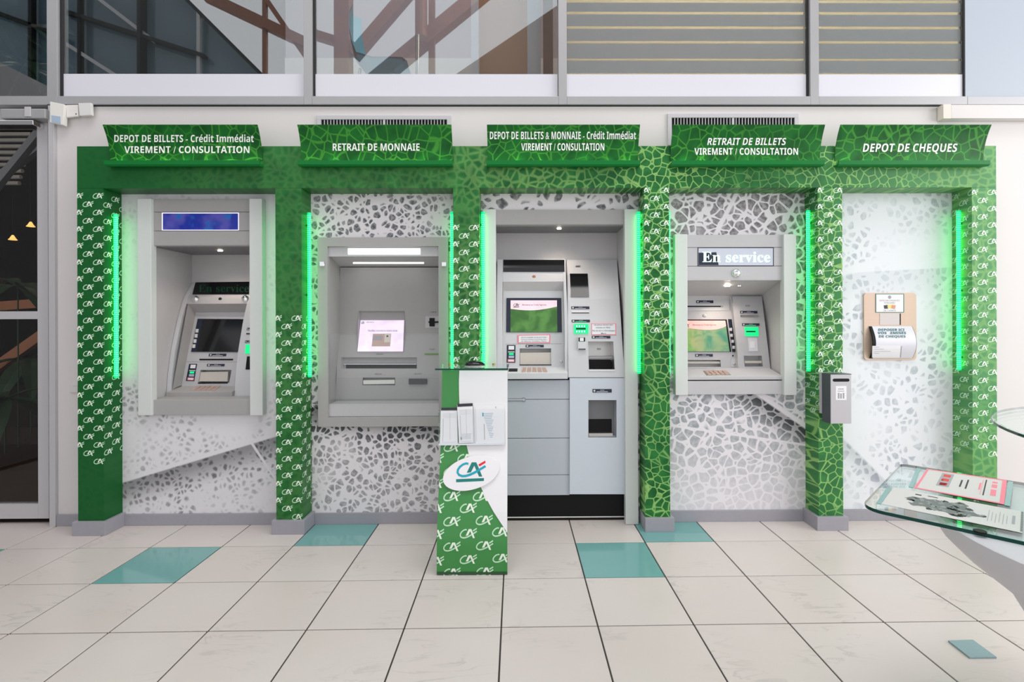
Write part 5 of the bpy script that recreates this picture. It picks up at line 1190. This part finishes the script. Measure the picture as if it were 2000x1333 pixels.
palm(35, 560, 1.3, 11, .75, 'dark palm beyond the middle of the door'); palm(10, 780, 1.1, 10, .6, 'low dark palm beyond the lower door glass'); palm(60, 700, 1.9, 10, .7, 'dark palm near the door stile'); palm(45, 130, .75, 16, .62, 'tall dark plant behind the transom glass', .9, 1.5); palm(10, 60, .9, 14, .6, 'tall dark plant at the far left behind the transom glass', .9, 1.5)
for k, (x, y) in enumerate(((60, 443), (25, 469))):
    p = at(x, y, 3.2); t = thing('pendant_lamp', (p.x, 3.2, p.z), ('small orange pendant lamp beyond the door glass, the upper one', 'small orange pendant lamp beyond the door glass, the lower one')[k], 'lamp', 'hall pendant lamps'); MB().lathe([(.045, p.z), (.03, p.z + .02), (.01, p.z + .06)], (p.x, 3.2), 16).build('shade', 'lamp_orange', t); MB().tube((p.x, 3.2, p.z + .06), (p.x, 3.2, 6.0), .006, 6).build('cord', 'black', t)
l = bpy.data.lights.new('hall_fill_light', 'POINT'); l.energy = 7; l.color = (1, .8, .6); l.shadow_soft_size = .3; o = bpy.data.objects.new('hall_fill_light', l); COL.objects.link(o); o.location = (-4.6, 2.0, 3.2)  # fill light added for the hall, hung apart from the pendants

# ------------------------------------------------------------------ roof timbers and facade opposite, mirrored in the upper glass
DM = 4.5
def mir(px, py, d=DM): p = at(px, py, d); return Vector((p.x, -p.y, p.z))
BEAMS = [((690, 108), (800, -20), .16, 'timber brace mirrored left in the second upper window'), ((722, 165), (960, -30), .20, 'long timber brace mirrored across the second upper window'), ((670, -30), (670, 170), .22, 'timber post mirrored at the left of the second upper window'), ((843, -30), (843, 170), .09, 'slim timber post mirrored in the middle of the second upper window'),
         ((500, -30), (610, 130), .07, 'slim timber brace mirrored at the right of the first upper window'), ((516, -30), (516, 170), .06, 'slim timber post mirrored at the right of the first upper window'), ((400, -10), (600, 85), .14, 'timber rafter mirrored in the first upper window'), ((600, 62), (690, 90), .12, 'timber rafter end mirrored at the second upper window edge')]
for a, b, w, lab in BEAMS: MB().bar(mir(*a), mir(*b), w, w).build('roof_timber', 'wood', None, label=lab, cat='beam', group='roof timbers of the atrium')
p0, p1 = mir(822, -30, 4.2), mir(822, 72, 4.2); MB().tube(p0, p1, .09, 16).build('roof_column', 'wood', None, label='round dark roof column mirrored in the second upper window', cat='column')
q = [mir(880, 150, 5.5), mir(860, 190, 5.5), mir(2300, 190, 5.5), mir(2300, -60, 5.5), mir(1190, -60, 5.5)]
mb = MB(); mb.v = [Vector(v) for v in q] + [v + Vector((0, -.12, 0)) for v in q]; mb.f = [[0, 1, 2, 3, 4], [9, 8, 7, 6, 5]] + [[k, (k + 1) % 5, 5 + (k + 1) % 5, 5 + k] for k in range(5)]
mb.build('roof_gable', 'soffit', None, label='brown roof gable mirrored at the right of the second upper window', cat='gable')
fa = thing('glazed_facade', (mir(200, 143, 6).x, -6, 3), 'dark glazed facade opposite mirrored in the first upper window', 'facade')
q = [mir(-400, 170, 6), mir(540, 170, 6), mir(320, -40, 6), mir(-400, -40, 6)]
mb = MB(); mb.v = [Vector(v) for v in q] + [v + Vector((0, -.1, 0)) for v in q]; mb.f = [[0, 1, 2, 3], [4, 5, 6, 7]] + [[k, (k + 1) % 4, 4 + (k + 1) % 4, 4 + k] for k in range(4)]; mb.build('backing', 'facade_pane', fa)
for a, b, w in (((275, -40), (275, 170), .17), ((155, -40), (155, 170), .08), ((387, 20), (387, 170), .06), ((120, 20), (400, 110), .13), ((170, -20), (300, 80), .05), ((540, 175), (320, -45), .08), ((120, 80), (230, 150), .06), ((60, -40), (60, 170), .10), ((-60, 5), (120, 70), .1)): MB().bar(mir(*a, 5.9), mir(*b, 5.9), w, .06).build('mullion', 'black' if w > .06 else 'alu', fa)
